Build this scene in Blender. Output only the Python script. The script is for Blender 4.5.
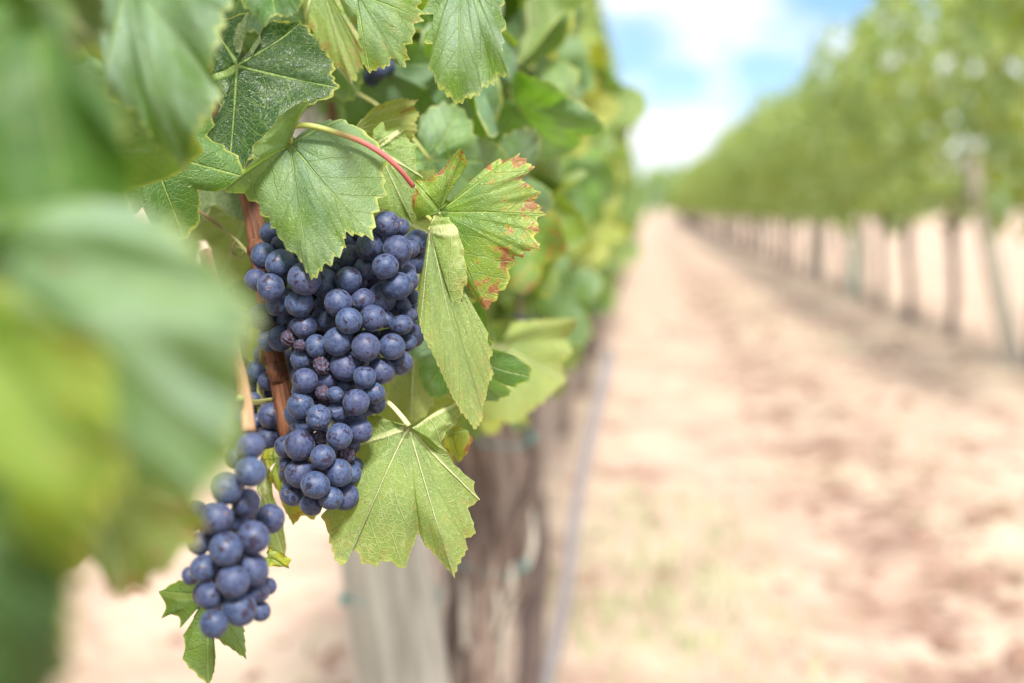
import bpy, math, random
import numpy as np
from mathutils import Vector, Matrix, noise as mn

R = math.radians
scene = bpy.context.scene
COL = scene.collection
for o in list(bpy.data.objects):
    bpy.data.objects.remove(o)

# ------------------------------------------------------------------ camera
W, H, LENS = 1024, 683, 50.0
FPX = W * LENS / 36.0
EYE = 1.0
cam_d = bpy.data.cameras.new('camera')
cam = bpy.data.objects.new('camera', cam_d)
COL.objects.link(cam)
cam_d.lens = LENS
cam_d.sensor_width = 36
cam_d.clip_start = 0.02
cam_d.clip_end = 5000
cam.location = (0, 0, EYE)
cam.rotation_euler = (R(90 - 5.35), 0, R(5.36))
cam_d.dof.use_dof = True
cam_d.dof.focus_distance = 0.735
cam_d.dof.aperture_fstop = 4.0
cam_d.dof.aperture_blades = 0
scene.camera = cam
bpy.context.view_layer.update()

# ------------------------------------------------------------------ sky and sun
SUN_EL, SUN_AZ = 48.0, 169.0     # azimuth: degrees clockwise from +Y (the row direction)
SUN_STRENGTH, SKY_STRENGTH = 3.9, 0.11
world = bpy.data.worlds.new('World')
scene.world = world
world.use_nodes = True
wn, wl = world.node_tree.nodes, world.node_tree.links
wn.clear()
w_out = wn.new('ShaderNodeOutputWorld')
w_bg = wn.new('ShaderNodeBackground')
w_bg.inputs['Strength'].default_value = SKY_STRENGTH
sky = wn.new('ShaderNodeTexSky')
sky.sky_type = 'NISHITA'
sky.sun_disc = False
sky.sun_elevation = R(SUN_EL)
sky.sun_rotation = R(SUN_AZ)
sky.dust_density = 0.3
sky.ozone_density = 2.5
tc = wn.new('ShaderNodeTexCoord')
mp = wn.new('ShaderNodeMapping')
mp.inputs['Scale'].default_value = (1.0, 1.0, 1.5)
mp.inputs['Location'].default_value = (0.35, 0.0, 0.2)
nz = wn.new('ShaderNodeTexNoise')
nz.inputs['Scale'].default_value = 8.0
nz.inputs['Detail'].default_value = 5
nz.inputs['Roughness'].default_value = 0.5
rp = wn.new('ShaderNodeValToRGB')
rp.color_ramp.elements[0].position = 0.40
rp.color_ramp.elements[1].position = 0.55
mx = wn.new('ShaderNodeMix')
mx.data_type = 'RGBA'
mx.inputs['B'].default_value = (4.6, 4.7, 4.9, 1)
wl.new(tc.outputs['Generated'], mp.inputs['Vector'])
wl.new(mp.outputs['Vector'], nz.inputs['Vector'])
wl.new(nz.outputs['Fac'], rp.inputs['Fac'])
# the cloud veil is made thicker and brighter overhead and behind, unseen, for fill
sx = wn.new('ShaderNodeSeparateXYZ')
wl.new(tc.outputs['Generated'], sx.inputs[0])
veil = wn.new('ShaderNodeMapRange')
veil.interpolation_type = 'SMOOTHSTEP'
veil.inputs['From Min'].default_value = 0.22
veil.inputs['From Max'].default_value = 0.75
wl.new(sx.outputs[2], veil.inputs['Value'])
veil2 = wn.new('ShaderNodeMapRange')
veil2.interpolation_type = 'SMOOTHSTEP'
veil2.inputs['From Min'].default_value = 0.5
veil2.inputs['From Max'].default_value = -0.5
wl.new(sx.outputs[1], veil2.inputs['Value'])
vm = wn.new('ShaderNodeMath')
vm.operation = 'MAXIMUM'
wl.new(veil.outputs[0], vm.inputs[0])
wl.new(veil2.outputs[0], vm.inputs[1])
vf = wn.new('ShaderNodeMath')
vf.operation = 'MULTIPLY_ADD'
vf.use_clamp = True
vf.inputs[1].default_value = 0.8
wl.new(vm.outputs[0], vf.inputs[0])
wl.new(rp.outputs['Color'], vf.inputs[2])
cc = wn.new('ShaderNodeMix')
cc.data_type = 'RGBA'
cc.inputs['A'].default_value = (4.6, 4.7, 4.9, 1)
cc.inputs['B'].default_value = (7.4, 7.4, 7.5, 1)
wl.new(vm.outputs[0], cc.inputs['Factor'])
wl.new(cc.outputs['Result'], mx.inputs['B'])
wl.new(vf.outputs[0], mx.inputs['Factor'])
tint = wn.new('ShaderNodeMix')
tint.data_type = 'RGBA'
tint.blend_type = 'MULTIPLY'
tint.inputs['Factor'].default_value = 1.0
tint.inputs['B'].default_value = (0.40, 0.47, 0.60, 1)
wl.new(sky.outputs['Color'], tint.inputs['A'])
wl.new(tint.outputs['Result'], mx.inputs['A'])
wl.new(mx.outputs['Result'], w_bg.inputs['Color'])
wl.new(w_bg.outputs['Background'], w_out.inputs['Surface'])

sun_d = bpy.data.lights.new('sun', 'SUN')
sun = bpy.data.objects.new('sun', sun_d)
COL.objects.link(sun)
sun_d.energy = SUN_STRENGTH
sun_d.angle = R(11)
sun_d.color = (1.0, 0.95, 0.87)
sdir = Vector((math.sin(R(SUN_AZ)) * math.cos(R(SUN_EL)), math.cos(R(SUN_AZ)) * math.cos(R(SUN_EL)), math.sin(R(SUN_EL))))
sun.rotation_euler = sdir.to_track_quat('Z', 'Y').to_euler()

scene.view_settings.view_transform = 'Standard'
scene.view_settings.look = 'None'
scene.view_settings.gamma = 1.0
scene.view_settings.use_curve_mapping = False
scene.view_settings.exposure = 1.38
scene.render.engine = 'CYCLES'
scene.cycles.use_denoising = True
scene.cycles.max_bounces = 7
scene.cycles.diffuse_bounces = 4
scene.cycles.transmission_bounces = 5
scene.cycles.caustics_reflective = False
scene.cycles.caustics_refractive = False

# ------------------------------------------------------------------ helpers
CM = cam.matrix_world.copy()
CR = CM.to_3x3()
CRT, CUP, CTO = CR @ Vector((1, 0, 0)), CR @ Vector((0, 1, 0)), CR @ Vector((0, 0, 1))
CRn = np.array(CR)
EYEV = Vector((0, 0, EYE))


def P(px, py, d):
    return EYEV + CR @ Vector(((px - 512) / FPX * d, (341.5 - py) / FPX * d, -d))


def proj(p):
    q = CR.transposed() @ (Vector(p) - EYEV)
    d = -q.z
    if d < 1e-4:
        return (-9999, -9999, d)
    return (512 + q.x / d * FPX, 341.5 - q.y / d * FPX, d)


def tag(o, label=None, cat=None, group=None, kind=None):
    if label:
        o['label'] = label
    if cat:
        o['category'] = cat
    if group:
        o['group'] = group
    if kind:
        o['kind'] = kind
    return o


def empty(name, loc):
    o = bpy.data.objects.new(name, None)
    o.empty_display_size = 0.1
    COL.objects.link(o)
    o.location = loc
    return o


def link(name, me, parent=None, loc=None):
    """one object; loc is a world position"""
    o = bpy.data.objects.new(name, me)
    COL.objects.link(o)
    if parent is not None:
        o.parent = parent
    if loc is not None:
        o.location = Vector(loc) - (world_loc(parent) if parent is not None else Vector())
    elif parent is not None:
        o.location = -world_loc(parent)
    return o


def world_loc(o):
    v = Vector()
    while o is not None:
        v += o.location
        o = o.parent
    return v


def new_mesh(name, verts, faces, mat=None, smooth=True, attrs=None):
    me = bpy.data.meshes.new(name)
    me.from_pydata([tuple(v) for v in verts], [], faces)
    if attrs:
        for k, arr in attrs.items():
            a = me.attributes.new(k, 'FLOAT_VECTOR', 'POINT')
            a.data.foreach_set('vector', np.asarray(arr, dtype=np.float32).ravel())
    if mat:
        me.materials.append(mat)
    if smooth:
        me.polygons.foreach_set('use_smooth', [True] * len(me.polygons))
    me.update()
    return me


class NT:
    """tiny node-tree helper"""
    def __init__(s, name):
        s.m = bpy.data.materials.new(name)
        s.m.use_nodes = True
        s.t = s.m.node_tree
        s.t.nodes.clear()
        s.out = s.n('ShaderNodeOutputMaterial')

    def n(s, typ, **kw):
        nd = s.t.nodes.new(typ)
        for k, v in kw.items():
            setattr(nd, k, v)
        return nd

    def l(s, a, b):
        s.t.links.new(a, b)

    def put(s, sock, v):
        if isinstance(v, bpy.types.NodeSocket):
            s.l(v, sock)
        elif v is not None:
            if hasattr(sock.default_value, '__len__') and not hasattr(v, '__len__'):
                v = [v] * len(sock.default_value)
            if hasattr(sock.default_value, '__len__') and len(v) == 3 and len(sock.default_value) == 4:
                v = (*v, 1)
            sock.default_value = v

    def math(s, op, a, b=None, c=None, clamp=False):
        nd = s.n('ShaderNodeMath', operation=op, use_clamp=clamp)
        s.put(nd.inputs[0], a)
        if b is not None:
            s.put(nd.inputs[1], b)
        if c is not None:
            s.put(nd.inputs[2], c)
        return nd.outputs[0]

    def ss(s, v, a, b, lo=0.0, hi=1.0):
        nd = s.n('ShaderNodeMapRange', interpolation_type='SMOOTHSTEP')
        s.put(nd.inputs['Value'], v)
        s.put(nd.inputs['From Min'], a)
        s.put(nd.inputs['From Max'], b)
        nd.inputs['To Min'].default_value = lo
        nd.inputs['To Max'].default_value = hi
        return nd.outputs[0]

    def mix(s, f, a, b, mode='MIX'):
        nd = s.n('ShaderNodeMix', data_type='RGBA', blend_type=mode)
        s.put(nd.inputs['Factor'], f)
        s.put(nd.inputs['A'], a)
        s.put(nd.inputs['B'], b)
        return nd.outputs['Result']

    def attr(s, name):
        nd = s.n('ShaderNodeAttribute')
        nd.attribute_name = name
        return nd.outputs['Vector']

    def sep(s, v):
        nd = s.n('ShaderNodeSeparateXYZ')
        s.l(v, nd.inputs[0])
        return nd.outputs

    def noise(s, vec, scale, detail=3, rough=0.55, dist=0.0):
        nd = s.n('ShaderNodeTexNoise')
        if vec is not None:
            s.l(vec, nd.inputs['Vector'])
        nd.inputs['Scale'].default_value = scale
        nd.inputs['Detail'].default_value = detail
        nd.inputs['Roughness'].default_value = rough
        nd.inputs['Distortion'].default_value = dist
        return nd.outputs['Fac']

    def vscale(s, v, sc):
        nd = s.n('ShaderNodeVectorMath', operation='MULTIPLY')
        s.l(v, nd.inputs[0])
        nd.inputs[1].default_value = sc
        return nd.outputs[0]

    def vadd(s, v, w):
        nd = s.n('ShaderNodeVectorMath', operation='ADD')
        s.l(v, nd.inputs[0])
        s.put(nd.inputs[1], w)
        return nd.outputs[0]

    def bump(s, h, strength, dist):
        nd = s.n('ShaderNodeBump')
        s.l(h, nd.inputs['Height'])
        nd.inputs['Strength'].default_value = strength
        nd.inputs['Distance'].default_value = dist
        return nd.outputs[0]

    def pbsdf(s, color, rough=0.6, spec=0.4, normal=None):
        nd = s.n('ShaderNodeBsdfPrincipled')
        s.put(nd.inputs['Base Color'], color)
        s.put(nd.inputs['Roughness'], rough)
        s.put(nd.inputs['Specular IOR Level'], spec)
        if normal is not None:
            s.l(normal, nd.inputs['Normal'])
        return nd

    def surf(s, sh):
        s.l(sh, s.out.inputs['Surface'])
        return s.m


# ------------------------------------------------------------------ materials
def leaf_material():
    """attrs: vein=(u along the vein, |v| off it, 0) metres; flat=(x, y, radial fraction); lk=(yellowing or painted dark-green shade below zero, red spots, dust)"""
    t = NT('vine_leaf')
    geo = t.n('ShaderNodeNewGeometry')
    back = geo.outputs['Backfacing']
    u, v, ln = t.sep(t.attr('vein'))
    flat = t.attr('flat')
    fx, fy, fr = t.sep(flat)
    yel_shade, red, dust_sheen = t.sep(t.attr('lk'))
    yel_shade0 = yel_shade
    oi = t.n('ShaderNodeObjectInfo')
    rnd = oi.outputs['Random']
    fl2 = t.vadd(t.vscale(flat, (1, 1, 0)), None)
    # a slow wobble keeps the veins from running ruler-straight
    wob = t.math('MULTIPLY', t.math('SUBTRACT', t.noise(fl2, 60, 2), 0.5), 0.004)
    vw = t.math('ABSOLUTE', t.math('ADD', v, t.math('MULTIPLY', wob, 0.35)))
    w_main = t.math('MULTIPLY', t.math('MAXIMUM', t.math('MULTIPLY_ADD', u, -0.010, 0.00095), 0.00024), t.math('MULTIPLY_ADD', back, 0.45, 1.0))
    main = t.math('SUBTRACT', 1.0, t.ss(t.math('DIVIDE', vw, w_main), 0.45, 1.25))
    cw = t.math('SUBTRACT', t.math('ADD', u, wob), t.math('MULTIPLY', v, 1.05))
    fr1 = t.math('FRACT', t.math('DIVIDE', t.math('ADD', cw, 0.5), 0.0115))
    dd = t.math('MULTIPLY', t.math('ABSOLUTE', t.math('SUBTRACT', fr1, 0.5)), 0.0115)
    sec = t.math('SUBTRACT', 1.0, t.ss(dd, 0.00012, 0.00042))
    vor = t.n('ShaderNodeTexVoronoi', feature='DISTANCE_TO_EDGE')
    t.l(fl2, vor.inputs['Vector'])
    vor.inputs['Scale'].default_value = 330
    ter = t.math('SUBTRACT', 1.0, t.ss(vor.outputs['Distance'], 0.015, 0.10))
    vor2 = t.n('ShaderNodeTexVoronoi', feature='DISTANCE_TO_EDGE')
    t.l(fl2, vor2.inputs['Vector'])
    vor2.inputs['Scale'].default_value = 900
    qu = t.math('SUBTRACT', 1.0, t.ss(vor2.outputs['Distance'], 0.0, 0.3))
    veins = t.math('MAXIMUM', main, t.math('MULTIPLY', sec, 0.72))
    veins = t.math('MAXIMUM', veins, t.math('MULTIPLY', ter, 0.26))
    # colours: upper face
    n1 = t.noise(fl2, 38, 3)
    nf = t.noise(fl2, 330, 3, 0.6)
    g = t.mix(t.ss(n1, 0.3, 0.7), (0.022, 0.088, 0.006), (0.055, 0.170, 0.008))
    g = t.mix(t.math('MULTIPLY', rnd, 0.5), g, (0.020, 0.085, 0.014))
    g = t.mix(t.math('MULTIPLY', yel_shade, -0.85, clamp=True), g, (0.009, 0.036, 0.007))  # below zero the leaf goes dark green, shade painted into the colour
    yel_shade = t.math('MAXIMUM', yel_shade, 0.0)
    ye = t.math('MULTIPLY', yel_shade, t.ss(t.math('ADD', n1, t.math('MULTIPLY', t.math('SUBTRACT', fr, 0.6), 0.35)), 0.25, 0.62))
    g = t.mix(t.math('MULTIPLY', yel_shade, 0.55), g, (0.21, 0.34, 0.03))
    g = t.mix(t.math('MULTIPLY', ye, 0.75), g, (0.44, 0.45, 0.04))
    # yellow-brown rim on the teeth
    rim = t.ss(t.math('ADD', fr, t.math('MULTIPLY', t.math('SUBTRACT', t.noise(fl2, 90, 2), 0.5), 0.10)), 0.955, 1.0)
    g = t.mix(t.math('MULTIPLY', rim, 0.75), g, (0.42, 0.42, 0.05))
    # red and brown spots
    sp = t.noise(fl2, 130, 4, 0.68)
    spot = t.math('MULTIPLY', t.ss(t.math('ADD', sp, t.math('MULTIPLY', t.math('SUBTRACT', fr, 0.75), 0.34)), 0.555, 0.64), red, clamp=True)
    spy = t.math('MULTIPLY', t.ss(t.math('ADD', sp, t.math('MULTIPLY', t.math('SUBTRACT', fr, 0.75), 0.3)), 0.50, 0.68), red, clamp=True)
    g = t.mix(t.math('MULTIPLY', spy, 0.8), g, (0.52, 0.38, 0.03))
    g = t.mix(t.math('MULTIPLY', spot, 0.9), g, (0.20, 0.040, 0.015))
    # grey dust and painted pale sky sheen on the upper face
    du = t.math('MULTIPLY', dust_sheen, t.ss(t.noise(fl2, 24, 4, 0.6), 0.28, 0.68))
    top = t.mix(t.math('MULTIPLY', du, 0.50), g, (0.36, 0.47, 0.42))
    fleck = t.math('MULTIPLY', t.ss(t.noise(fl2, 420, 2, 0.7), 0.66, 0.74), t.math('MULTIPLY_ADD', dust_sheen, 0.6, 0.1))
    top = t.mix(fleck, top, (0.55, 0.58, 0.48))
    top = t.mix(t.math('MULTIPLY', veins, 0.72), top, (0.30, 0.42, 0.12))
    # under face: paler, matt, veins raised
    und = t.mix(0.50, g, (0.24, 0.32, 0.13))
    und = t.mix(t.math('MULTIPLY', veins, 0.85), und, (0.60, 0.64, 0.34))
    und = t.mix(t.math('MULTIPLY', nf, 0.15), und, (0.10, 0.14, 0.05))
    col = t.mix(back, top, und)
    hole = t.ss(t.noise(t.vadd(fl2, (3.1, 1.7, 0)), 55, 2, 0.5), 0.735, 0.75)
    col = t.mix(t.math('MULTIPLY', hole, 0.8), col, (0.16, 0.09, 0.04))
    hgt = t.math('ADD', t.math('MULTIPLY', t.math('MAXIMUM', main, t.math('MULTIPLY', sec, 0.7)), -1.0),
                 t.math('ADD', t.math('MULTIPLY', ter, -0.14), t.math('MULTIPLY', qu, -0.12)))
    nrm = t.bump(hgt, 0.9, 0.0011)
    rough = t.math('ADD', t.math('MULTIPLY_ADD', back, 0.25, 0.36), t.math('MULTIPLY', du, 0.2))
    pb = t.pbsdf(col, rough, 0.46, nrm)
    tr = t.n('ShaderNodeBsdfTranslucent')
    shade_dk = t.math('MULTIPLY', yel_shade0, -0.8, clamp=True)  # translucent colour takes the same painted shade
    trc = t.mix(0.55, g, t.mix(yel_shade, (0.26, 0.52, 0.012), (0.62, 0.60, 0.03)))
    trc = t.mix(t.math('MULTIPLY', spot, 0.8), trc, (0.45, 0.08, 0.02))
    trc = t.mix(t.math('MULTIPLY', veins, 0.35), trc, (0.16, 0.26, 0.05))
    trc = t.mix(shade_dk, trc, (0.03, 0.10, 0.015))
    t.l(trc, tr.inputs['Color'])
    t.l(nrm, tr.inputs['Normal'])
    ms = t.n('ShaderNodeMixShader')
    ms.inputs[0].default_value = 0.40
    t.l(pb.outputs[0], ms.inputs[1])
    t.l(tr.outputs[0], ms.inputs[2])
    return t.surf(ms.outputs[0])


def grape_material():
    t = NT('grape_skin')
    tcn = t.n('ShaderNodeTexCoord')
    oi = t.n('ShaderNodeObjectInfo')
    ob = tcn.outputs['Object']
    rv = t.math('MULTIPLY', oi.outputs['Random'], 37.0)
    cmb = t.n('ShaderNodeCombineXYZ')
    t.l(rv, cmb.inputs[0]); t.l(rv, cmb.inputs[1]); t.l(rv, cmb.inputs[2])
    off = t.vadd(ob, cmb.outputs[0])
    x, y, z = t.sep(ob)
    big = t.noise(off, 1.35, 4, 0.6)
    med = t.noise(off, 4.5, 4, 0.65)
    fine = t.noise(off, 22, 3, 0.6)
    skin = t.mix(t.ss(med, 0.3, 0.7), (0.006, 0.007, 0.018), (0.022, 0.010, 0.028))
    bl = t.mix(t.ss(big, 0.32, 0.68), (0.020, 0.040, 0.105), (0.070, 0.115, 0.225))
    bl = t.mix(t.math('MULTIPLY', oi.outputs['Random'], 0.45), bl, (0.050, 0.050, 0.115))
    amount = t.math('MULTIPLY_ADD', t.ss(med, 0.30, 0.62), 0.60, 0.34)
    rub = t.ss(t.math('ADD', t.math('MULTIPLY', big, 0.65), t.math('MULTIPLY', med, 0.35)), 0.548, 0.572)
    amount = t.math('MULTIPLY', amount, t.math('MULTIPLY_ADD', rub, -0.93, 1.0))
    amount = t.math('MULTIPLY', amount, t.math('MULTIPLY_ADD', fine, 0.35, 0.82), clamp=True)
    col = t.mix(amount, skin, bl)
    scr = t.ss(t.noise(t.vscale(off, (1, 1, 4)), 3.0, 3, 0.7, 1.5), 0.66, 0.69)
    col = t.mix(t.math('MULTIPLY', scr, 0.8), col, (0.13, 0.060, 0.045))
    rad = t.math('SQRT', t.math('ADD', t.math('MULTIPLY', x, x), t.math('MULTIPLY', y, y)))
    low = t.math('LESS_THAN', z, 0.0)
    dot = t.math('MULTIPLY', t.math('SUBTRACT', 1.0, t.ss(rad, 0.045, 0.085)), low)
    ring = t.math('MULTIPLY', t.math('SUBTRACT', 1.0, t.ss(rad, 0.10, 0.17)), low)
    col = t.mix(t.math('MULTIPLY', ring, 0.55), col, (0.22, 0.17, 0.16))
    col = t.mix(dot, col, (0.012, 0.008, 0.010))
    hgt = t.math('ADD', t.math('MULTIPLY', med, 0.6), t.math('ADD', t.math('MULTIPLY', fine, 0.25), t.math('MULTIPLY', dot, -0.9)))
    nrm = t.bump(hgt, 0.35, 0.00035)
    rough = t.math('MULTIPLY_ADD', amount, 0.25, 0.36)
    pb = t.pbsdf(col, rough, 0.32, nrm)
    pb.inputs['Sheen Weight'].default_value = 0.12
    pb.inputs['Sheen Roughness'].default_value = 0.4
    pb.inputs['Sheen Tint'].default_value = (0.7, 0.78, 1.0, 1)
    return t.surf(pb.outputs[0])


def raisin_material():
    t = NT('withered_grape')
    ob = t.n('ShaderNodeTexCoord').outputs['Object']
    n1 = t.noise(ob, 2.2, 4, 0.6, 0.6)
    col = t.mix(t.ss(n1, 0.40, 0.6), (0.020, 0.010, 0.018), (0.060, 0.018, 0.028))
    col = t.mix(t.ss(t.noise(ob, 3.2, 3), 0.42, 0.62), col, (0.050, 0.060, 0.120))
    nrm = t.bump(t.noise(ob, 7, 4, 0.65), 0.7, 0.001)
    return t.surf(t.pbsdf(col, 0.55, 0.4, nrm).outputs[0])


def bark_material(name, c1, c2, c3, ring=14.0, bump=0.004, scale=1.0, rough=0.85):
    """tc=(cos a*r, sin a*r, length)"""
    t = NT(name)
    tcv = t.attr('tc')
    st = t.vscale(tcv, (1 * scale, 1 * scale, 0.09 * scale))
    n1 = t.noise(st, ring, 5, 0.62, 0.6)
    n2 = t.noise(st, ring * 4.5, 4, 0.6, 0.4)
    n3 = t.noise(tcv, 7 * scale, 3)
    col = t.mix(t.ss(n1, 0.36, 0.62), c1, c2)
    col = t.mix(t.math('MULTIPLY', t.ss(n2, 0.45, 0.72), 0.6), col, c3)
    col = t.mix(t.math('MULTIPLY', t.ss(n3, 0.5, 0.8), 0.35), col, c1)
    nrm = t.bump(t.math('ADD', n1, t.math('MULTIPLY', n2, 0.5)), 0.9, bump)
    return t.surf(t.pbsdf(col, rough, 0.25, nrm).outputs[0])


def stem_material(name, c1, c2, lo=0.4, hi=0.6):
    """colour runs along the length attribute tc.z (normalised in 'ln')"""
    t = NT(name)
    a, b, c = t.sep(t.attr('ln'))
    tcv = t.attr('tc')
    f = t.ss(t.math('ADD', a, t.math('MULTIPLY', t.math('SUBTRACT', t.noise(tcv, 160, 3), 0.5), 0.3)), lo, hi)
    col = t.mix(f, c1, c2)
    col = t.mix(t.math('MULTIPLY', t.noise(t.vscale(tcv, (1, 1, 0.12)), 900, 3), 0.35), col, (0.25, 0.16, 0.08))
    nrm = t.bump(t.noise(t.vscale(tcv, (1, 1, 0.15)), 700, 3), 0.5, 0.0004)
    return t.surf(t.pbsdf(col, 0.5, 0.4, nrm).outputs[0])


def ground_material():
    t = NT('dry_soil')
    p = t.n('ShaderNodeNewGeometry').outputs['Position']
    x, y, z = t.sep(p)
    n1 = t.noise(p, 0.5, 4, 0.6)
    n2 = t.noise(p, 3.0, 5, 0.65)
    n3 = t.noise(p, 22, 4, 0.7)
    col = t.mix(t.ss(n2, 0.34, 0.66), (0.265, 0.185, 0.145), (0.36, 0.275, 0.22))
    col = t.mix(t.math('MULTIPLY', t.ss(n3, 0.45, 0.75), 0.5), col, (0.39, 0.315, 0.24))
    # dry straw and thin weeds between wheel track and row
    straw = t.ss(t.noise(t.vscale(p, (1.0, 0.6, 1)), 1.3, 5, 0.7), 0.48, 0.64)
    col = t.mix(t.math('MULTIPLY', straw, 0.55), col, (0.38, 0.33, 0.25))
    dark = t.ss(t.noise(t.vadd(p, (9, 3, 0)), 2.1, 4, 0.62, 0.8), 0.57, 0.66)
    col = t.mix(t.math('MULTIPLY', dark, 0.75), col, (0.19, 0.105, 0.082))
    tx = t.math('MULTIPLY', t.math('SUBTRACT', x, 0.72), 4.2)
    trk = t.math('DIVIDE', 1.0, t.math('MULTIPLY_ADD', t.math('MULTIPLY', tx, tx), 1.0, 1.0))
    col = t.mix(t.math('MULTIPLY', trk, t.ss(t.noise(p, 3.2, 5, 0.7), 0.46, 0.60)), col, (0.165, 0.100, 0.080))
    weed = t.math('MULTIPLY', t.ss(n1, 0.50, 0.62), t.ss(n2, 0.42, 0.58))
    col = t.mix(t.math('MULTIPLY', weed, 0.15), col, (0.27, 0.31, 0.13))
    nrm = t.bump(t.math('ADD', n2, t.math('MULTIPLY', n3, 0.4)), 0.7, 0.03)
    return t.surf(t.pbsdf(col, 0.95, 0.15, nrm).outputs[0])


def plain(name, col, rough=0.6, spec=0.4, metal=0.0, var=0.2, scale=30):
    t = NT(name)
    ob = t.n('ShaderNodeTexCoord').outputs['Object']
    n = t.noise(ob, scale, 4, 0.6)
    c = t.mix(t.math('MULTIPLY', n, var * 2), col, tuple(k * 0.45 for k in col))
    pb = t.pbsdf(c, rough, spec, t.bump(n, 0.3, 0.002))
    pb.inputs['Metallic'].default_value = metal
    return t.surf(pb.outputs[0])


M_LEAF = leaf_material()
M_GRAPE = grape_material()
M_RAISIN = raisin_material()
M_TRUNK = bark_material('vine_bark', (0.060, 0.042, 0.034), (0.24, 0.180, 0.150), (0.46, 0.39, 0.33), 16, 0.012)
M_TRUNK_DARK = bark_material('dark_vine_bark', (0.045, 0.034, 0.034), (0.11, 0.08, 0.07), (0.18, 0.14, 0.12), 16, 0.012)
M_CANE = bark_material('cane_bark', (0.075, 0.026, 0.014), (0.17, 0.066, 0.034), (0.24, 0.12, 0.065), 55, 0.0010, 3.0, 0.6)
M_TAN = bark_material('tan_cane_bark', (0.24, 0.135, 0.075), (0.36, 0.22, 0.125), (0.42, 0.30, 0.19), 55, 0.0010, 3.0, 0.6)
M_POST = bark_material('weathered_wood', (0.26, 0.24, 0.195), (0.48, 0.45, 0.385), (0.58, 0.55, 0.48), 24, 0.004)
M_STEM = stem_material('green_stem', (0.30, 0.34, 0.10), (0.33, 0.36, 0.13))
M_STEM_RED = stem_material('reddening_stem', (0.30, 0.36, 0.09), (0.42, 0.085, 0.10), 0.32, 0.62)
M_STEM_PALE = stem_material('pale_stem', (0.52, 0.52, 0.26), (0.46, 0.50, 0.24))
M_TWIG = stem_material('olive_twig', (0.16, 0.10, 0.05), (0.24, 0.26, 0.09))
M_GROUND = ground_material()
M_WIRE = plain('galvanised_wire', (0.30, 0.30, 0.30), 0.45, 0.5, 0.8)
M_STAKE = plain('grey_steel', (0.17, 0.155, 0.16), 0.8, 0.3, 0.0)
M_TEAL = plain('teal_plastic', (0.10, 0.34, 0.32), 0.5, 0.5)
M_PALETUBE = plain('pale_green_plastic', (0.45, 0.55, 0.45), 0.5, 0.4)


def grass_material():
    t = NT('weed_blades')
    oi = t.attr('lk')
    a, b, c = t.sep(oi)
    col = t.mix(a, (0.10, 0.20, 0.05), (0.42, 0.36, 0.22))
    return t.surf(t.pbsdf(col, 0.7, 0.2).outputs[0])


M_GRASS = grass_material()


# ------------------------------------------------------------------ tubes
def catmull(pts, n):
    pts = [Vector(p) for p in pts]
    if len(pts) == 2:
        return [pts[0].lerp(pts[1], i / n) for i in range(n + 1)]
    q = [2 * pts[0] - pts[1]] + pts + [2 * pts[-1] - pts[-2]]
    out = []
    segs = len(pts) - 1
    for i in range(n + 1):
        s = i / n * segs
        k = min(int(s), segs - 1)
        f = s - k
        a, b, c, d = q[k], q[k + 1], q[k + 2], q[k + 3]
        out.append(0.5 * ((2 * b) + (c - a) * f + (2 * a - 5 * b + 4 * c - d) * f * f + (3 * b - a - 3 * c + d) * f ** 3))
    return out


def tube_mesh(name, pts, radii, mat, n=24, seg=12, lump=0.0, freq=40, ridges=0.0, seed=0, twist=0.0, flat_cap=False):
    path = catmull(pts, n)
    rr = np.interp(np.linspace(0, 1, n + 1), np.linspace(0, 1, len(radii)), radii)
    verts, faces, tcs, lns = [], [], [], []
    T = (path[1] - path[0]).normalized()
    N = T.orthogonal().normalized()
    L = 0.0
    tot = sum((path[i + 1] - path[i]).length for i in range(n))
    rid = random.Random(seed)
    ph = [(rid.randint(3, 9), rid.uniform(0, 6.28), rid.uniform(0.4, 1)) for _ in range(4)]
    for i, p in enumerate(path):
        if i:
            L += (p - path[i - 1]).length
        T2 = (path[min(i + 1, n)] - path[max(i - 1, 0)]).normalized()
        N = (N - T2 * N.dot(T2)).normalized()
        B = T2.cross(N)
        for k in range(seg):
            a = 2 * math.pi * k / seg
            r = rr[i]
            d = N * math.cos(a) + B * math.sin(a)
            if lump:
                q = d * r * freq * 0.6 + Vector((seed * 3.1, 0, L * freq * 0.35))
                r *= 1 + lump * (mn.fractal(q, 0.9, 2.0, 3))
            if ridges:
                r *= 1 + ridges * sum(w * math.sin(m * (a + twist * L) + f0 + 1.2 * math.sin(L * 9 + f0)) for m, f0, w in ph) / 2.2
            verts.append(p + d * r)
            tcs.append((math.cos(a) * rr[i] + seed * 0.37, math.sin(a) * rr[i], L))
            lns.append((L / max(tot, 1e-6), 0, 0))
        if i:
            b0, b1 = (i - 1) * seg, i * seg
            for k in range(seg):
                k2 = (k + 1) % seg
                faces.append((b0 + k, b0 + k2, b1 + k2, b1 + k))
    verts.append(path[0]); tcs.append((0, 0, 0)); lns.append((0, 0, 0))
    verts.append(path[-1]); tcs.append((0, 0, L)); lns.append((1, 0, 0))
    for k in range(seg):
        k2 = (k + 1) % seg
        faces.append((len(verts) - 2, k2, k))
        faces.append((len(verts) - 1, n * seg + k, n * seg + k2))
    c = Vector(path[0])
    verts = [v - c for v in verts]
    me = new_mesh(name, verts, faces, mat, True, {'tc': tcs, 'ln': lns})
    return me, c


def tube(name, pts, radii, mat, parent=None, **kw):
    me, c = tube_mesh(name, pts, radii, mat, **kw)
    return link(name, me, parent, c)


# ------------------------------------------------------------------ leaves
VEIN_A = [-112.0, -54.0, 0.0, 54.0, 112.0]


def saw(x):
    f = x - math.floor(x)
    return (f / 0.62 if f < 0.62 else (1 - f) / 0.38)


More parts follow.
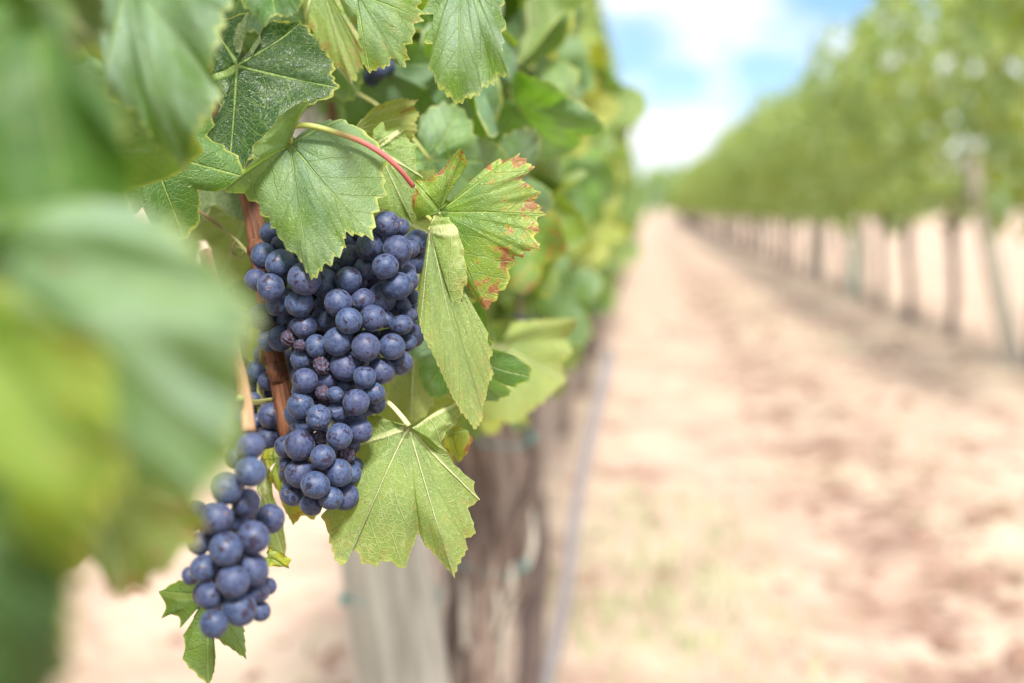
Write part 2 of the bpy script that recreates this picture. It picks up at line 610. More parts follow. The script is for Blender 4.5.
def leaf_core(outl, rings, seed, bulge=0.0, wave=0.0, tooth=0.0028, teeth=0.0075, marg=None):
    """outl: list of (theta_deg, R flat metres, Vector pos relative to the junction, Vector normal). returns verts, faces, vein, flat"""
    rnd = random.Random(seed)
    n = len(outl)
    verts = [Vector((0, 0, 0))]
    vein = [(0, 0, 0)]
    flat = [(0, 0, 0)]
    # teeth along flat arc length
    s = 0.0
    S = [0.0]
    for i in range(1, n):
        a0, r0 = R(outl[i - 1][0]), outl[i - 1][1]
        a1, r1 = R(outl[i][0]), outl[i][1]
        s += math.hypot(r1 * math.cos(a1) - r0 * math.cos(a0), r1 * math.sin(a1) - r0 * math.sin(a0))
        S.append(s)
    tv = []
    jit = [rnd.uniform(0.45, 1.45) for _ in range(400)]
    for i in range(n):
        x = S[i] / teeth + 0.18 * math.sin(S[i] * 140 + seed)
        k = int(math.floor(x)) % 400
        e = min(1.0, i / (n * 0.05), (n - 1 - i) / (n * 0.05))
        tv.append((saw(x) - 0.35) * tooth * jit[k] * e)
    fr = [(j + 1) / rings for j in range(rings)]
    fr = [f ** 0.8 for f in fr]
    for j, f in enumerate(fr):
        for i, (th, Rf, pos, nor) in enumerate(outl):
            k = 1 + (tv[i] / max(Rf, 1e-4)) * (f ** 6)
            ff = f * k
            near = min(VEIN_A, key=lambda q: abs(q - th))
            da = R(abs(th - near))
            r = Rf * ff
            uu, vv = r * math.cos(da), r * math.sin(da)
            p = pos * ff
            if marg is not None:
                p = marg(th, f, p, nor, i / (n - 1))
            if bulge:
                z = bulge * math.sin(min(1, vv / 0.016) * math.pi * 0.5) * math.sin(math.pi * min(1, f * 1.02)) ** 0.6
                q = (uu - vv * 1.05) / 0.0115
                z += bulge * 0.10 * (abs(math.sin(math.pi * q)) - 0.5) * min(1, vv / 0.004)
                p = p + nor * z
            if wave:
                z = wave * f * f * mn.noise(Vector((math.cos(R(th)) * 2.3 * f, math.sin(R(th)) * 2.3 * f, seed * 1.7)))
                p = p + nor * z
            verts.append(p)
            vein.append((uu, vv, 0))
            flat.append((r * math.cos(R(th)) + seed * 0.31, r * math.sin(R(th)), f))
    faces = []
    for i in range(n - 1):
        faces.append((0, 1 + i, 2 + i))
    for j in range(rings - 1):
        a, b = 1 + j * n, 1 + (j + 1) * n
        for i in range(n - 1):
            faces.append((a + i, b + i, b + i + 1, a + i + 1))
    return verts, faces, vein, flat


def leaf_obj(name, core, lk, parent, loc, mat=None):
    verts, faces, vein, flat = core
    me = new_mesh(name, verts, faces, mat or M_LEAF, True, {'vein': vein, 'flat': flat, 'lk': [lk] * len(verts)})
    o = link(name, me, parent, loc)
    return o


def hero_leaf(parent, J, d, pts, under=False, lk=(0.2, 0, 0.3), seed=1, n=230, rings=16, bow=0.0, bulge=0.0016, wave=0.006,
              tooth=0.0028, teeth=0.0075, label=None):
    """outline traced as pixels at depth d (metres) with dz in mm towards the camera. pts: (px, py, dz[, 'v'])"""
    Jp = P(J[0], J[1], d)
    P3 = []
    tips = []
    for i, q in enumerate(pts):
        dz = q[2] / 1000.0
        P3.append(P(q[0], q[1], d - dz) - Jp)
        if len(q) > 3:
            tips.append(i)
    # arc length parameter
    S = [0.0]
    for i in range(1, len(P3)):
        S.append(S[-1] + (P3[i] - P3[i - 1]).length)
    knots_s = [0.0] + [S[i] for i in tips] + [S[-1]]
    nt = len(tips)
    va = {5: VEIN_A, 4: VEIN_A[:4], 3: VEIN_A[1:4]}[nt]
    knots_a = [va[0] - 52] + va + [va[-1] + 52]
    ss = np.linspace(0, S[-1], n)
    # make sure the tips are sampled exactly
    for t_ in tips:
        k = int(np.argmin(abs(ss - S[t_])))
        ss[k] = S[t_]
    ss.sort()
    arr = np.array([list(p) for p in P3])
    pos = np.stack([np.interp(ss, S, arr[:, k]) for k in range(3)], 1)
    # soften corners slightly, tips kept
    sm = pos.copy()
    sm[1:-1] = 0.08 * pos[:-2] + 0.84 * pos[1:-1] + 0.08 * pos[2:]
    ang = np.interp(ss, knots_s, knots_a)
    area = sum(pts[i][0] * pts[(i + 1) % len(pts)][1] - pts[(i + 1) % len(pts)][0] * pts[i][1] for i in range(len(pts)))
    flip = (area > 0)  # clockwise on screen (y down)
    if under:
        flip = not flip
    outl = []
    for i in range(n):
        v = Vector(sm[i])
        outl.append((float(ang[i]), max(v.length, 0.002), v, CTO.copy()))

    def marg(th, f, p, nor, w):
        return p + CTO * (bow / 1000.0 * math.sin(math.pi * min(1, f)) )
    core = leaf_core(outl, rings, seed, bulge if not under else bulge * 0.7, wave, tooth, teeth, marg)
    verts, faces, vein, flat = core
    if flip:
        faces = [tuple(reversed(q)) for q in faces]
    o = leaf_obj('leaf', (verts, faces, vein, flat), lk, parent, Jp)
    if label:
        o['label'] = label
    return o, Jp


LOBES = [(0, 1.0), (9, 0.95), (18, 0.80), (29, 0.60), (40, 0.80), (54, 0.93), (66, 0.83), (77, 0.62), (85, 0.54), (98, 0.68),
         (112, 0.76), (128, 0.70), (145, 0.58), (160, 0.42), (171, 0.20)]


def lobes(th, asym):
    a = abs(th)
    r = float(np.interp(a, [q[0] for q in LOBES], [q[1] for q in LOBES]))
    return r * (1 + asym * math.sin(R(th) * 1.3))


def generic_core(size, seed, n=90, rings=6, cup=0.15, fold=0.25, droop=0.5, curl=0.10, tooth=0.0030, teeth=0.009, wave=0.008):
    """leaf in its own frame: +X midvein, +Z upper face; metres"""
    rnd = random.Random(seed)
    asym = rnd.uniform(-0.1, 0.1)
    k1, k2 = rnd.uniform(0, 6.28), rnd.uniform(0, 6.28)
    deep = rnd.uniform(0.75, 1.1)
    th = np.linspace(-171, 171, n)
    for a in VEIN_A:
        th[int(np.argmin(abs(th - a)))] = a
    outl = []
    for a in th:
        r = size * lobes(a, asym)
        r *= deep + (1 - deep) * 0.9 if deep < 1 else 1
        outl.append((float(a), r, Vector((r * math.cos(R(a)), r * math.sin(R(a)), 0)), Vector((0, 0, 1))))

    def marg(t_, f, p, nor, w):
        x, y = p.x, p.y
        z = -cup * (x * x + y * y) / size
        z += fold * abs(y) * 0.6
        z += curl * size * f * f * math.sin(R(t_) * 2 + k1) * 0.8 + curl * size * f ** 3 * 0.6 * math.sin(R(t_) * 5 + k2)
        # droop: bend the blade down along its length
        ang_ = droop * x / size
        if abs(droop) > 1e-3:
            rad = size / droop
            X = rad * math.sin(ang_)
            Z = -rad * (1 - math.cos(ang_))
            X2 = X + z * math.sin(ang_)
            Z2 = Z + z * math.cos(ang_)
            return Vector((X2, y, Z2))
        return Vector((x, y, z))
    return leaf_core(outl, rings, seed, 0.0012, wave, tooth, teeth, marg)


def frame_from(mid, nor):
    mid = mid.normalized()
    nor = (nor - mid * nor.dot(mid)).normalized()
    y = nor.cross(mid)
    return Matrix((mid, y, nor)).transposed()


def xform(core, M, off=None):
    v, f, a, b = core
    o = off or Vector()
    return ([M @ p + o for p in v], f, a, b)


def image_leaf(parent, px, py, d, size, ang, tilt=0, roll=0, under=False, lk=(0.2, 0, 0.3), seed=1, petiole=True, label=None, **kw):
    """generic leaf at a traced place: ang = direction of the midvein in the picture, degrees (0 right, 90 up)"""
    a = R(ang)
    mid = CRT * math.cos(a) + CUP * math.sin(a)
    side = CTO.cross(mid)
    nor = CTO.copy()
    rot = Matrix.Rotation(R(tilt), 3, side) @ Matrix.Rotation(R(roll), 3, mid)
    mid = Matrix.Rotation(R(tilt), 3, side) @ mid
    nor = rot @ nor
    if under:
        nor = -nor
    M = frame_from(mid, nor)
    core = xform(generic_core(size, seed, **kw), M)
    J = P(px, py, d)
    o = leaf_obj('leaf', core, lk, parent, J)
    if label:
        o['label'] = label
    if petiole:
        pts = [J, J - mid * 0.02 + nor * -0.004, J - mid * 0.045 + nor * -0.02, J - mid * 0.06 - nor * 0.04]
        tube('petiole', pts, [0.0011, 0.0010, 0.0011, 0.0014], M_STEM_RED if seed % 2 else M_STEM, o, n=8, seg=7)
    return o


class LeafMass:
    def __init__(s):
        s.v, s.f, s.a, s.b, s.k = [], [], [], [], []

    def add(s, core, lk):
        o = len(s.v)
        s.v += [tuple(p) for p in core[0]]
        s.f += [tuple(i + o for i in q) for q in core[1]]
        s.a += core[2]
        s.b += core[3]
        s.k += [lk] * len(core[0])

    def mesh(s, name):
        return new_mesh(name, s.v, s.f, M_LEAF, True, {'vein': s.a, 'flat': s.b, 'lk': s.k})


# ------------------------------------------------------------------ grapes
def grape_mesh(name, seg=28, rin=18, squash=1.0, seed=0, mat=None, wrinkle=0.0, lump=0.02):
    verts, faces = [(0, 0, -squash)], []
    for j in range(1, rin):
        t_ = math.pi * j / rin
        for i in range(seg):
            p = 2 * math.pi * i / seg
            verts.append((math.sin(t_) * math.cos(p), math.sin(t_) * math.sin(p), -math.cos(t_) * squash))
    verts.append((0, 0, squash))
    for i in range(seg):
        faces.append((0, 1 + (i + 1) % seg, 1 + i))
        for j in range(rin - 2):
            a, b = 1 + j * seg, 1 + (j + 1) * seg
            faces.append((a + i, a + (i + 1) % seg, b + (i + 1) % seg, b + i))
        faces.append((len(verts) - 1, 1 + (rin - 2) * seg + i, 1 + (rin - 2) * seg + (i + 1) % seg))
    out = []
    for v in verts:
        v = Vector(v)
        k = 1 + lump * mn.noise(v * 1.3 + Vector((seed * 5, 0, 0)))
        if wrinkle:
            k -= wrinkle * abs(mn.noise(Vector((v.x * 2.6, v.y * 2.6, v.z * 1.1)) + Vector((seed * 9, 2, 0)))) * 1.6
            k -= wrinkle * 0.5 * abs(mn.noise(v * 6 + Vector((seed * 3, 1, 0))))
        # the berry is dimpled slightly round its flower scar
        if v.z < -0.9 * squash:
            k -= 0.035 * math.exp(-((v.x ** 2 + v.y ** 2) / 0.012))
        out.append(v * k)
    return new_mesh(name, out, faces, mat or M_GRAPE)


GM = [grape_mesh('grape', squash=s, seed=i, lump=l) for i, (s, l) in enumerate([(1.0, 0.03), (1.05, 0.04), (0.97, 0.05), (1.09, 0.03)])]
WM = [grape_mesh('wrinkled_grape', 40, 26, 1.02, 11, None, 0.16), grape_mesh('raisin', 40, 26, 0.95, 12, M_RAISIN, 0.24),
      grape_mesh('raisin', 40, 26, 1.15, 13, M_RAISIN, 0.34)]


def grape_bunch(label, items, d0, half_depth, halfw, cx, back_fill=0, seed=0, back_top=0, group='bunches of dark blue grapes', stem=None):
    """items: (px, py, r_px, layer[, kind]); the bunch hangs, berries packed without overlap"""
    rnd = random.Random(seed)
    B = []
    for it in items:
        px, py, r, ly = it[:4]
        kind = it[4] if len(it) > 4 else 'g'
        c = cx(py) if callable(cx) else cx
        t_ = max(0.0, 1 - ((px - c) / halfw) ** 2)
        z = half_depth * math.sqrt(t_) - ly * 0.0065 + rnd.uniform(-1, 1) * 0.001
        B.append([px, py, r, d0 - z, ly, kind])
    for _ in range(60):
        moved = False
        for i in range(len(B)):
            for j in range(i):
                a, b = B[i], B[j]
                ra, rb = a[2] * a[3] / FPX, b[2] * b[3] / FPX
                dx = (a[0] - b[0]) * (a[3] + b[3]) / 2 / FPX
                dy = (a[1] - b[1]) * (a[3] + b[3]) / 2 / FPX
                lat2 = dx * dx + dy * dy
                lim = (ra + rb) * 0.95
                if lat2 < lim * lim:
                    need = math.sqrt(lim * lim - lat2)
                    dz = a[3] - b[3]
                    if abs(dz) < need - 1e-5:
                        push = need - abs(dz)
                        front_a = (a[4], a[3]) < (b[4], b[3]) if a[4] != b[4] else dz < 0
                        if front_a and dz > 0 or (not front_a and dz < 0):
                            push = need + abs(dz)
                        if front_a:
                            b[3] += push * 0.7; a[3] -= push * 0.1
                        else:
                            a[3] += push * 0.7; b[3] -= push * 0.1
                        moved = True
        if not moved:
            break
    ys = [b[1] for b in B]
    topy, boty = min(ys), max(ys)
    c0 = cx(topy) if callable(cx) else cx
    root = empty('grape_bunch', P(c0, topy, d0))
    tag(root, label, 'grapes', group)
    rl = world_loc(root)
    pos3 = []

    def put(p, r, kind):
        me = rnd.choice(GM)
        if kind == 'w':
            me = WM[0]
        elif kind == 'r':
            me = WM[1]; r *= 1.1
        elif kind == 's':
            me = WM[2]; r *= 1.12
        o = bpy.data.objects.new('grape' if kind != 'r' and kind != 's' else 'withered_grape', me)
        COL.objects.link(o)
        o.parent = root
        o.location = p - rl
        o.scale = (r * rnd.uniform(0.95, 1.03), r * rnd.uniform(0.95, 1.03), r * rnd.uniform(0.97, 1.04))
        axis = (CTO * rnd.uniform(-0.2, 1.0) + CRT * rnd.uniform(-0.9, 1.0) + CUP * rnd.uniform(-1.1, 0.3)).normalized()
        o.rotation_mode = 'QUATERNION'
        o.rotation_quaternion = (-axis).to_track_quat('Z', 'Y')
        if kind in 'rs':
            o['label'] = 'shrivelled dry red-brown grape'
        elif kind == 'w':
            o['label'] = 'wrinkled grape losing its bloom'
        pos3.append((p, r))
    for px, py, r, d, ly, kind in B:
        put(P(px, py, d), r * d / FPX, kind)
    # berries on the far side, so that the bunch is round from everywhere
    placed = 0
    for _ in range(back_fill * 40):
        if placed >= back_fill:
            break
        py = rnd.uniform(max(back_top, topy + 8), boty - 14)
        c = cx(py) if callable(cx) else cx
        hw = halfw * (0.80 if py < topy + (boty - topy) * 0.42 else 0.36)
        px = c + rnd.uniform(-1, 1) * hw
        t_ = math.sqrt(max(0.0, 1 - ((px - c) / halfw) ** 2))
        d = d0 + rnd.uniform(0.1, 1.0) * half_depth * t_ + 0.006
        p, r = P(px, py, d), rnd.uniform(0.0064, 0.0074)
        if all((p - q).length > (r + rq) * 0.84 for q, rq in pos3):
            put(p, r, 'g')
            placed += 1
    if stem:
        tube('stem', [P(*q) for q in stem], [0.0026, 0.0022, 0.0022, 0.0014], M_TWIG, root, n=18, seg=8)
    return root


# ================================================================== SETTING
def axis_coords(lim, first, grow):
    out, x, s = [0.0], 0.0, first
    while x < lim:
        x += s
        s *= grow
        out.append(x)
    return out


ax = axis_coords(1800, 0.07, 1.045)
xs = [-v for v in reversed(ax[1:])] + ax
ys = [-v for v in reversed(axis_coords(60, 0.5, 1.3)[1:])] + axis_coords(2600, 0.06, 1.035)


def ground_h(x, y):
    near = max(0.0, 1 - y / 60.0) if y > 0 else 1.0
    h = 0.035 * mn.fractal(Vector((x * 0.9, y * 0.6, 0)), 0.8, 2.0, 3)
    h += 0.020 * mn.fractal(Vector((x * 5, y * 5, 4)), 0.7, 2.0, 3) * near
    for cx_, wd in ((0.62, 0.22), (1.62, 0.22), (-1.0, 0.22), (-2.1, 0.22)):   # wheel tracks
        wob = 0.08 * mn.noise(Vector((0, y * 0.3, cx_)))
        h -= 0.05 * math.exp(-((x - cx_ - wob) / wd) ** 2)
    if abs(x) > 30 or y > 120:
        h = min(h, 0.0)
    return h


gv = [(x, y, ground_h(x, y) if abs(x) < 30 and -5 < y < 120 else -0.02) for y in ys for x in xs]
nx = len(xs)
gf = [(j * nx + i, j * nx + i + 1, (j + 1) * nx + i + 1, (j + 1) * nx + i) for j in range(len(ys) - 1) for i in range(nx - 1)]
go = link('ground', new_mesh('ground', gv, gf, M_GROUND))
tag(go, 'dry pinkish tan soil of the aisle between the vine rows', 'ground', kind='structure')

# far hills
hv, hf = [], []
NH = 120
for i in range(NH + 1):
    x = -1500 + 3000 * i / NH
    hgt = 22 + 26 * (mn.noise(Vector((x * 0.0022, 0.3, 0))) + 0.4) + 5 * mn.noise(Vector((x * 0.01, 1, 0)))
    for k, (dy, f) in enumerate(((0, 0), (120, 0.55), (300, 1.0), (600, 0.5), (800, 0.0))):
        hv.append((x, 1300 + dy, -1 + hgt * f))
for i in range(NH):
    for k in range(4):
        a = i * 5 + k
        hf.append((a, a + 5, a + 6, a + 1))
M_HILL = plain('wooded_hill', (0.10, 0.15, 0.10), 0.9, 0.1, scale=0.02)
tag(link('hills', new_mesh('hills', hv, hf, M_HILL)), 'low blue-green hills on the horizon', 'hills', kind='structure')

# ================================================================== BACKGROUND VINES
rs = random.Random(5)
SIMPLE = [generic_core(0.072, 50 + i, n=13, rings=2, tooth=0.0, wave=0.010, curl=0.2, droop=0.6, fold=0.4) for i in range(5)]
MIDL = [generic_core(0.074, 70 + i, n=46, rings=4, curl=0.16, droop=0.3 + 0.2 * i, fold=0.2 + 0.12 * i, wave=0.022) for i in range(7)]


def rand_leaf_frame(rnd, out):
    nor = Vector((out[0] + rnd.gauss(0, 0.55), rnd.gauss(0, 0.6) + out[1], 0.45 + rnd.gauss(0, 0.40)))
    if nor.length < 0.2:
        nor = Vector((0, 0, 1))
    nor.normalize()
    mid = Vector((out[0] * 0.4 + rnd.gauss(0, 0.55), rnd.gauss(0, 0.55), -0.8))
    return frame_from(mid, nor)


def rlk(rnd, my=0.14):
    y = max(0.0, rnd.gauss(my, 0.16))
    if rnd.random() < 0.08:
        y = rnd.uniform(0.7, 1.0)
    return (min(y, 1), 0.8 if rnd.random() < 0.12 else 0.0, max(0, min(1, rnd.gauss(0.40 if my < 0.3 else 0.75, 0.32))))


def canopy(seed, count, z0, z1, hw, length, templates, taper=None, clump=0.0, sc0=1.0, ragged=0.25, my=0.14):
    rnd = random.Random(seed)
    lm = LeafMass()
    n = 0
    while n < count:
        z = z0 + (z1 - z0) * rnd.random() ** 0.9
        y = rnd.uniform(-length / 2, length / 2) * 1.08
        t_ = (z - z0) / (z1 - z0)
        if taper:
            w = float(np.interp(z, [q[0] for q in taper], [q[1] for q in taper]))
        else:
            w = hw * (0.72 + 0.42 * math.sin(math.pi * min(1, t_ * 0.9 + 0.12)))
        w *= 1 + 0.5 * mn.noise(Vector((y * 2, z * 2, seed)))
        ztop = z1 - ragged * abs(mn.noise(Vector((y * 2.8, seed, 3)))) * 3.2
        if z > ztop and rnd.random() < 0.93:
            continue
        zbot = z0 + ragged * 0.75 * abs(mn.noise(Vector((y * 2.4, seed, 7)))) * 2.6
        if z < zbot:
            continue
        side = rnd.choice((-1, 1))
        x = side * w * (1 - 0.75 * rnd.random() ** 2.2)
        if clump and mn.noise(Vector((x * 5 + seed, y * 5, z * 5))) < -0.22 * clump + rnd.gauss(0, 0.08):
            continue
        M = rand_leaf_frame(rnd, (side * 0.9, -0.15))
        sc = rnd.uniform(0.65, 1.15) * sc0
        M = M @ Matrix.Diagonal((sc, sc, sc))
        lm.add(xform(rnd.choice(templates), M, Vector((x, y, z))), rlk(rnd, my))
        n += 1
    return lm.mesh('foliage')


SP = 1.7
LTAPER = [(0.74, 0.19), (1.2, 0.21), (1.5, 0.11), (2.1, 0.04)]
FAR_F = [canopy(100 + i, 600, 0.80, 3.0, 0.42, SP, SIMPLE, clump=0.9, sc0=1.25, ragged=0.55, my=0.42) for i in range(4)]
LEFT_F = [canopy(200 + i, 800, 0.74, 2.15, 0.24, SP, SIMPLE, taper=LTAPER) for i in range(3)]


def trunk_arm_mesh(seed, ht, r, mat):
    rnd = random.Random(seed)
    pts = [Vector((0, 0, -0.06)), Vector((rnd.uniform(-.03, .03), rnd.uniform(-.03, .03), ht * 0.3)),
           Vector((rnd.uniform(-.04, .04), rnd.uniform(-.05, .05), ht * 0.65)), Vector((rnd.uniform(-.02, .02), rnd.uniform(-.04, .04), ht))]
    return tube_mesh('trunk', pts, [r * 1.25, r * 0.95, r * 0.9, r * 1.1, r * 1.15], mat, n=40, seg=20, lump=0.22, freq=30, ridges=0.12, seed=seed, twist=1.5)


def cordon_mesh(seed, ht, mat, reach=0.84):
    rnd = random.Random(seed)
    zz = [ht + rnd.uniform(-.02, .03) for _ in range(5)]
    pts = [Vector((rnd.uniform(-.02, .02), -reach + k * reach / 2, zz[k])) for k in range(5)]
    return tube_mesh('cordon', pts, [0.016, 0.026, 0.034, 0.026, 0.016], mat, n=30, seg=12, lump=0.2, freq=40, ridges=0.1, seed=seed)


TR = [trunk_arm_mesh(300 + i, 1.02, 0.034, M_TRUNK_DARK) for i in range(3)]
CO = [cordon_mesh(320 + i, 1.02, M_TRUNK_DARK) for i in range(3)]
TL = [trunk_arm_mesh(340 + i, 0.80, 0.032, M_TRUNK) for i in range(3)]
CL = [cordon_mesh(360 + i, 0.82, M_TRUNK) for i in range(3)]


def far_vine(x, y, trunk, cordon, fol, label, group, rz=0.0, sc=1.0, lean=0.0):
    g = empty('grapevine', (x, y, 0))
    g.rotation_euler = (0, 0, rz)
    g.scale = (sc, 1, sc)
    g.rotation_euler.x = lean
    tag(g, label, 'grapevine', group)
    for nm, (me, c) in (('trunk', trunk), ('cordon', cordon)):
        o = bpy.data.objects.new(nm, me)
        COL.objects.link(o)
        o.parent = g
        o.location = c
    o = bpy.data.objects.new('foliage', fol)
    COL.objects.link(o)
    o.parent = g
    return g


ORD = ['first', 'second', 'third', 'fourth', 'fifth', 'sixth', 'seventh', 'eighth', 'ninth', 'tenth']
XR = 2.38
y = 7.3
k = 0
names = ['grapevine whose leaves fill the upper corner over the leaning grey post',
         'grapevine with a hidden trunk just behind the leaning grey post',
         'grapevine with a dark trunk, next one beyond the leaning grey post',
         'grapevine with a dark forked trunk, two beyond the leaning grey post',
         'grapevine with a slim trunk, third beyond the leaning grey post',
         'grapevine beside the pale green tube, fourth beyond the leaning post',
         'grapevine, fifth beyond the leaning grey post across the aisle',
         'grapevine, sixth beyond the leaning grey post across the aisle']
while y < 112:
    lab = names[k] if k < len(names) else 'distant grapevine merging into the blurred green row across the aisle'
    far_vine(XR + rs.uniform(-0.05, 0.05), y, TR[k % 3], CO[(k * 2) % 3], FAR_F[(k * 3 + k // 4) % 4], lab, 'grapevines in the row across the aisle',
             rs.choice((0, math.pi)), rs.uniform(0.92, 1.08), rs.uniform(-0.05, 0.05))
    y += 2.2 if k == 1 else SP + rs.uniform(-0.14, 0.14)
    k += 1

# left row beyond the near vines
y = 4.4
k = 0
lnames = ['grapevine behind the slim leaning steel stake in the near row', 'grapevine second beyond the steel stake, its leaves edging the sky',
          'grapevine third beyond the steel stake in the near row']
while y < 46:
    lab = lnames[k] if k < 3 else 'far grapevine in the near row, blurred against the sky edge'
    far_vine(-0.35 + rs.uniform(-0.02, 0.02), y, TL[k % 3], CL[(k * 2) % 3], LEFT_F[(k * 2) % 3], lab, 'grapevines in the row that holds the bunches',
             rs.choice((0, math.pi)), rs.uniform(0.96, 1.06))
    y += SP
    k += 1

# trees at the end of the aisle
lm = LeafMass()
for i in range(2600):
    q = rs.uniform(-1, 1)
    px_ = rs.uniform(-40, 45)
    zt = 4.5 + 2.2 * mn.noise(Vector((px_ * 0.15, 0, 0))) + 1.0 * mn.noise(Vector((px_ * 0.7, 0, 0)))
    z = zt * math.sqrt(rs.random())
    M = rand_leaf_frame(rs, (0, -0.9)) @ Matrix.Diagonal((7, 7, 7))
    lm.add(xform(rs.choice(SIMPLE), M, Vector((px_, 150 + rs.uniform(-2, 2), z))), rlk(rs))
o = link('distant_trees', lm.mesh('distant_trees'))
tag(o, 'far line of pale green trees closing the end of the aisle', 'trees', kind='stuff')


# posts of the right row
def post(x, y, h, r, lean, label, mat=M_POST, group='wooden trellis posts', name='trellis_post', lean_y=0.0, seed=0):
    me, c = tube_mesh(name, [(0, 0, -0.15), (0, 0, h * 0.5), (0, 0, h)], [r * 1.03, r, r * 0.97], mat, n=24, seg=20, lump=0.035, freq=25, ridges=0.03, seed=seed)
    o = link(name, me)
    o.location = (x, y, -0.15)
    o.rotation_euler = (lean_y, lean, 0)
    tag(o, label, 'post', group)
    return o


post(XR + 0.01, 9.3, 1.42, 0.062, R(-13), 'grey wooden post leaning towards the aisle at the picture edge', seed=3)
for i, yy in enumerate((20.1, 31.0, 42.0)):
    post(XR, yy, 2.2, 0.055, R(rs.uniform(-2, 2)), ['upright grey post among the slim trunks across the aisle', 'faint grey post far along the row across the aisle', 'faintest grey post, almost at the end of the row across the aisle'][i], seed=7 + i)
tb = tube('grow_tube', [(XR - 0.05, 16.2, -0.02), (XR - 0.05, 16.2, 0.35), (XR - 0.04, 16.2, 0.75)], [0.05, 0.05, 0.05], M_PALETUBE, n=6, seg=18)
tag(tb, 'pale green plastic grow tube round a young vine across the aisle', 'grow tube')


# trellis wires
def wire(x, z, y0, y1, label, r=0.0013, grp='trellis wires'):
    pts = []
    n = 24
    for i in range(n + 1):
        yy = y0 + (y1 - y0) * i / n
        pts.append((x, yy, z - 0.012 * math.sin(math.pi * ((yy / 5.1) % 1))))
    o = tube('trellis_wire', pts, [r, r], M_WIRE, n=96, seg=6)
    tag(o, label, 'wire', grp)


wire(-0.33, 1.30, -0.6, 46, 'thin steel wire running through the leaves just above the bunches')
wire(-0.33, 1.75, -0.6, 46, 'thin steel wire through the top leaves of the near row')
wire(XR, 1.42, 3, 112, 'thin steel wire through the leaves across the aisle', 0.002)

# ================================================================== NEAR ROW: post, trunk, stake
def at_ground_line(px, py, d):
    return P(px, py, d)


# weathered post: axis passes pixels (388,560) and (403,683) at ~1.75 m
p_a, p_b = P(383, 540, 1.78), P(404, 690, 1.70)
dirp = (p_a - p_b).normalized()
base = p_b + dirp * ((-0.1 - p_b.z) / dirp.z)
top = p_b + dirp * ((1.45 - p_b.z) / dirp.z)
me, c = tube_mesh('trellis_post', [base, base.lerp(top, 0.5), top], [0.057, 0.056, 0.053], M_POST, n=40, seg=28, lump=0.04, freq=30, ridges=0.03, seed=21)
tag(link('trellis_post', me, None, c), 'weathered grey-brown post beneath the large pale leaf, beside the shaggy trunk', 'post', 'wooden trellis posts')

# slim leaning stake
s_top, s_bot = P(602, 392, 3.15), P(541, 690, 2.86)
dd_ = (s_top - s_bot).normalized()
s_bot = s_bot + dd_ * ((-0.05 - s_bot.z) / dd_.z)
me, c = tube_mesh('steel_stake', [s_bot, s_bot.lerp(s_top, 0.35) + CRT * 0.012, s_bot.lerp(s_top, 0.7) - CRT * 0.006, s_top + dd_ * 0.1], [0.013, 0.014, 0.012, 0.012], M_STAKE, n=12, seg=12)
tag(link('steel_stake', me, None, c), 'slim pale grey stake leaning towards the aisle beside the near trunks', 'stake')

# ------------------------------------------------------------------ vine B (shaggy trunk at 2.2 m)
rb = random.Random(77)
vb = empty('grapevine', (P(484, 640, 2.2).x, 2.2, 0))
tag(vb, 'old grapevine with a thick shaggy reddish brown trunk beside the weathered post', 'grapevine', 'grapevines in the row that holds the bunches')
tp = [P(472, 1000, 2.2), P(477, 690, 2.2), P(484, 600, 2.2), P(486, 520, 2.22), P(488, 450, 2.22), P(470, 400, 2.24)]
tp[0].z = -0.08
tube('trunk', tp, [0.055, 0.042, 0.046, 0.060, 0.066, 0.066], M_TRUNK, vb, n=90, seg=44, lump=0.36, freq=24, ridges=0.22, seed=31, twist=3)
# peeling strips of bark
strips = []
for i in range(16):
    a = rb.uniform(0, 6.28)
    t0 = rb.uniform(0.05, 0.7)
    p0 = tp[1].lerp(tp[4], t0)
    p1 = tp[1].lerp(tp[4], min(1, t0 + rb.uniform(0.15, 0.35)))
    r_ = 0.066
    off = CRT * math.cos(a) + CTO * abs(math.sin(a))
    pm = p0.lerp(p1, 0.5) + off * (r_ * 1.12) + CRT * rb.uniform(-.01, .01)
    tube('bark_strip', [p0 + off * r_ * 0.95, pm, p1 + off * r_ * rb.uniform(1.0, 1.35)], [0.004, 0.007, 0.003], rb.choice((M_TRUNK, M_POST)), vb, n=8, seg=6, lump=0.3, freq=60, seed=i)
tube('cordon', [P(470, 400, 2.24), Vector((-0.31, 1.7, 0.90)), Vector((-0.33, 1.1, 0.93)), Vector((-0.34, 0.75, 0.92))], [0.055, 0.034, 0.026, 0.018], M_TRUNK, vb, n=30, seg=14, lump=0.25, freq=35, seed=33)
tube('cordon', [P(470, 400, 2.24), Vector((-0.30, 2.6, 0.88)), Vector((-0.31, 3.2, 0.86))], [0.055, 0.034, 0.022], M_TRUNK, vb, n=24, seg=14, lump=0.25, freq=35, seed=34)
# second dark slim trunk just behind
vc = empty('grapevine', (P(528, 560, 2.5).x, 2.5, 0))
tag(vc, 'younger grapevine with a slim dark trunk close behind the shaggy trunk', 'grapevine', 'grapevines in the row that holds the bunches')
q0 = P(520, 900, 2.5); q0.z = -0.05
tube('trunk', [q0, P(532, 640, 2.5), P(536, 540, 2.5), P(522, 470, 2.5), P(516, 400, 2.5)], [0.028, 0.022, 0.022, 0.024, 0.026], M_TRUNK_DARK, vc, n=50, seg=16, lump=0.25, freq=40, ridges=0.1, seed=36)

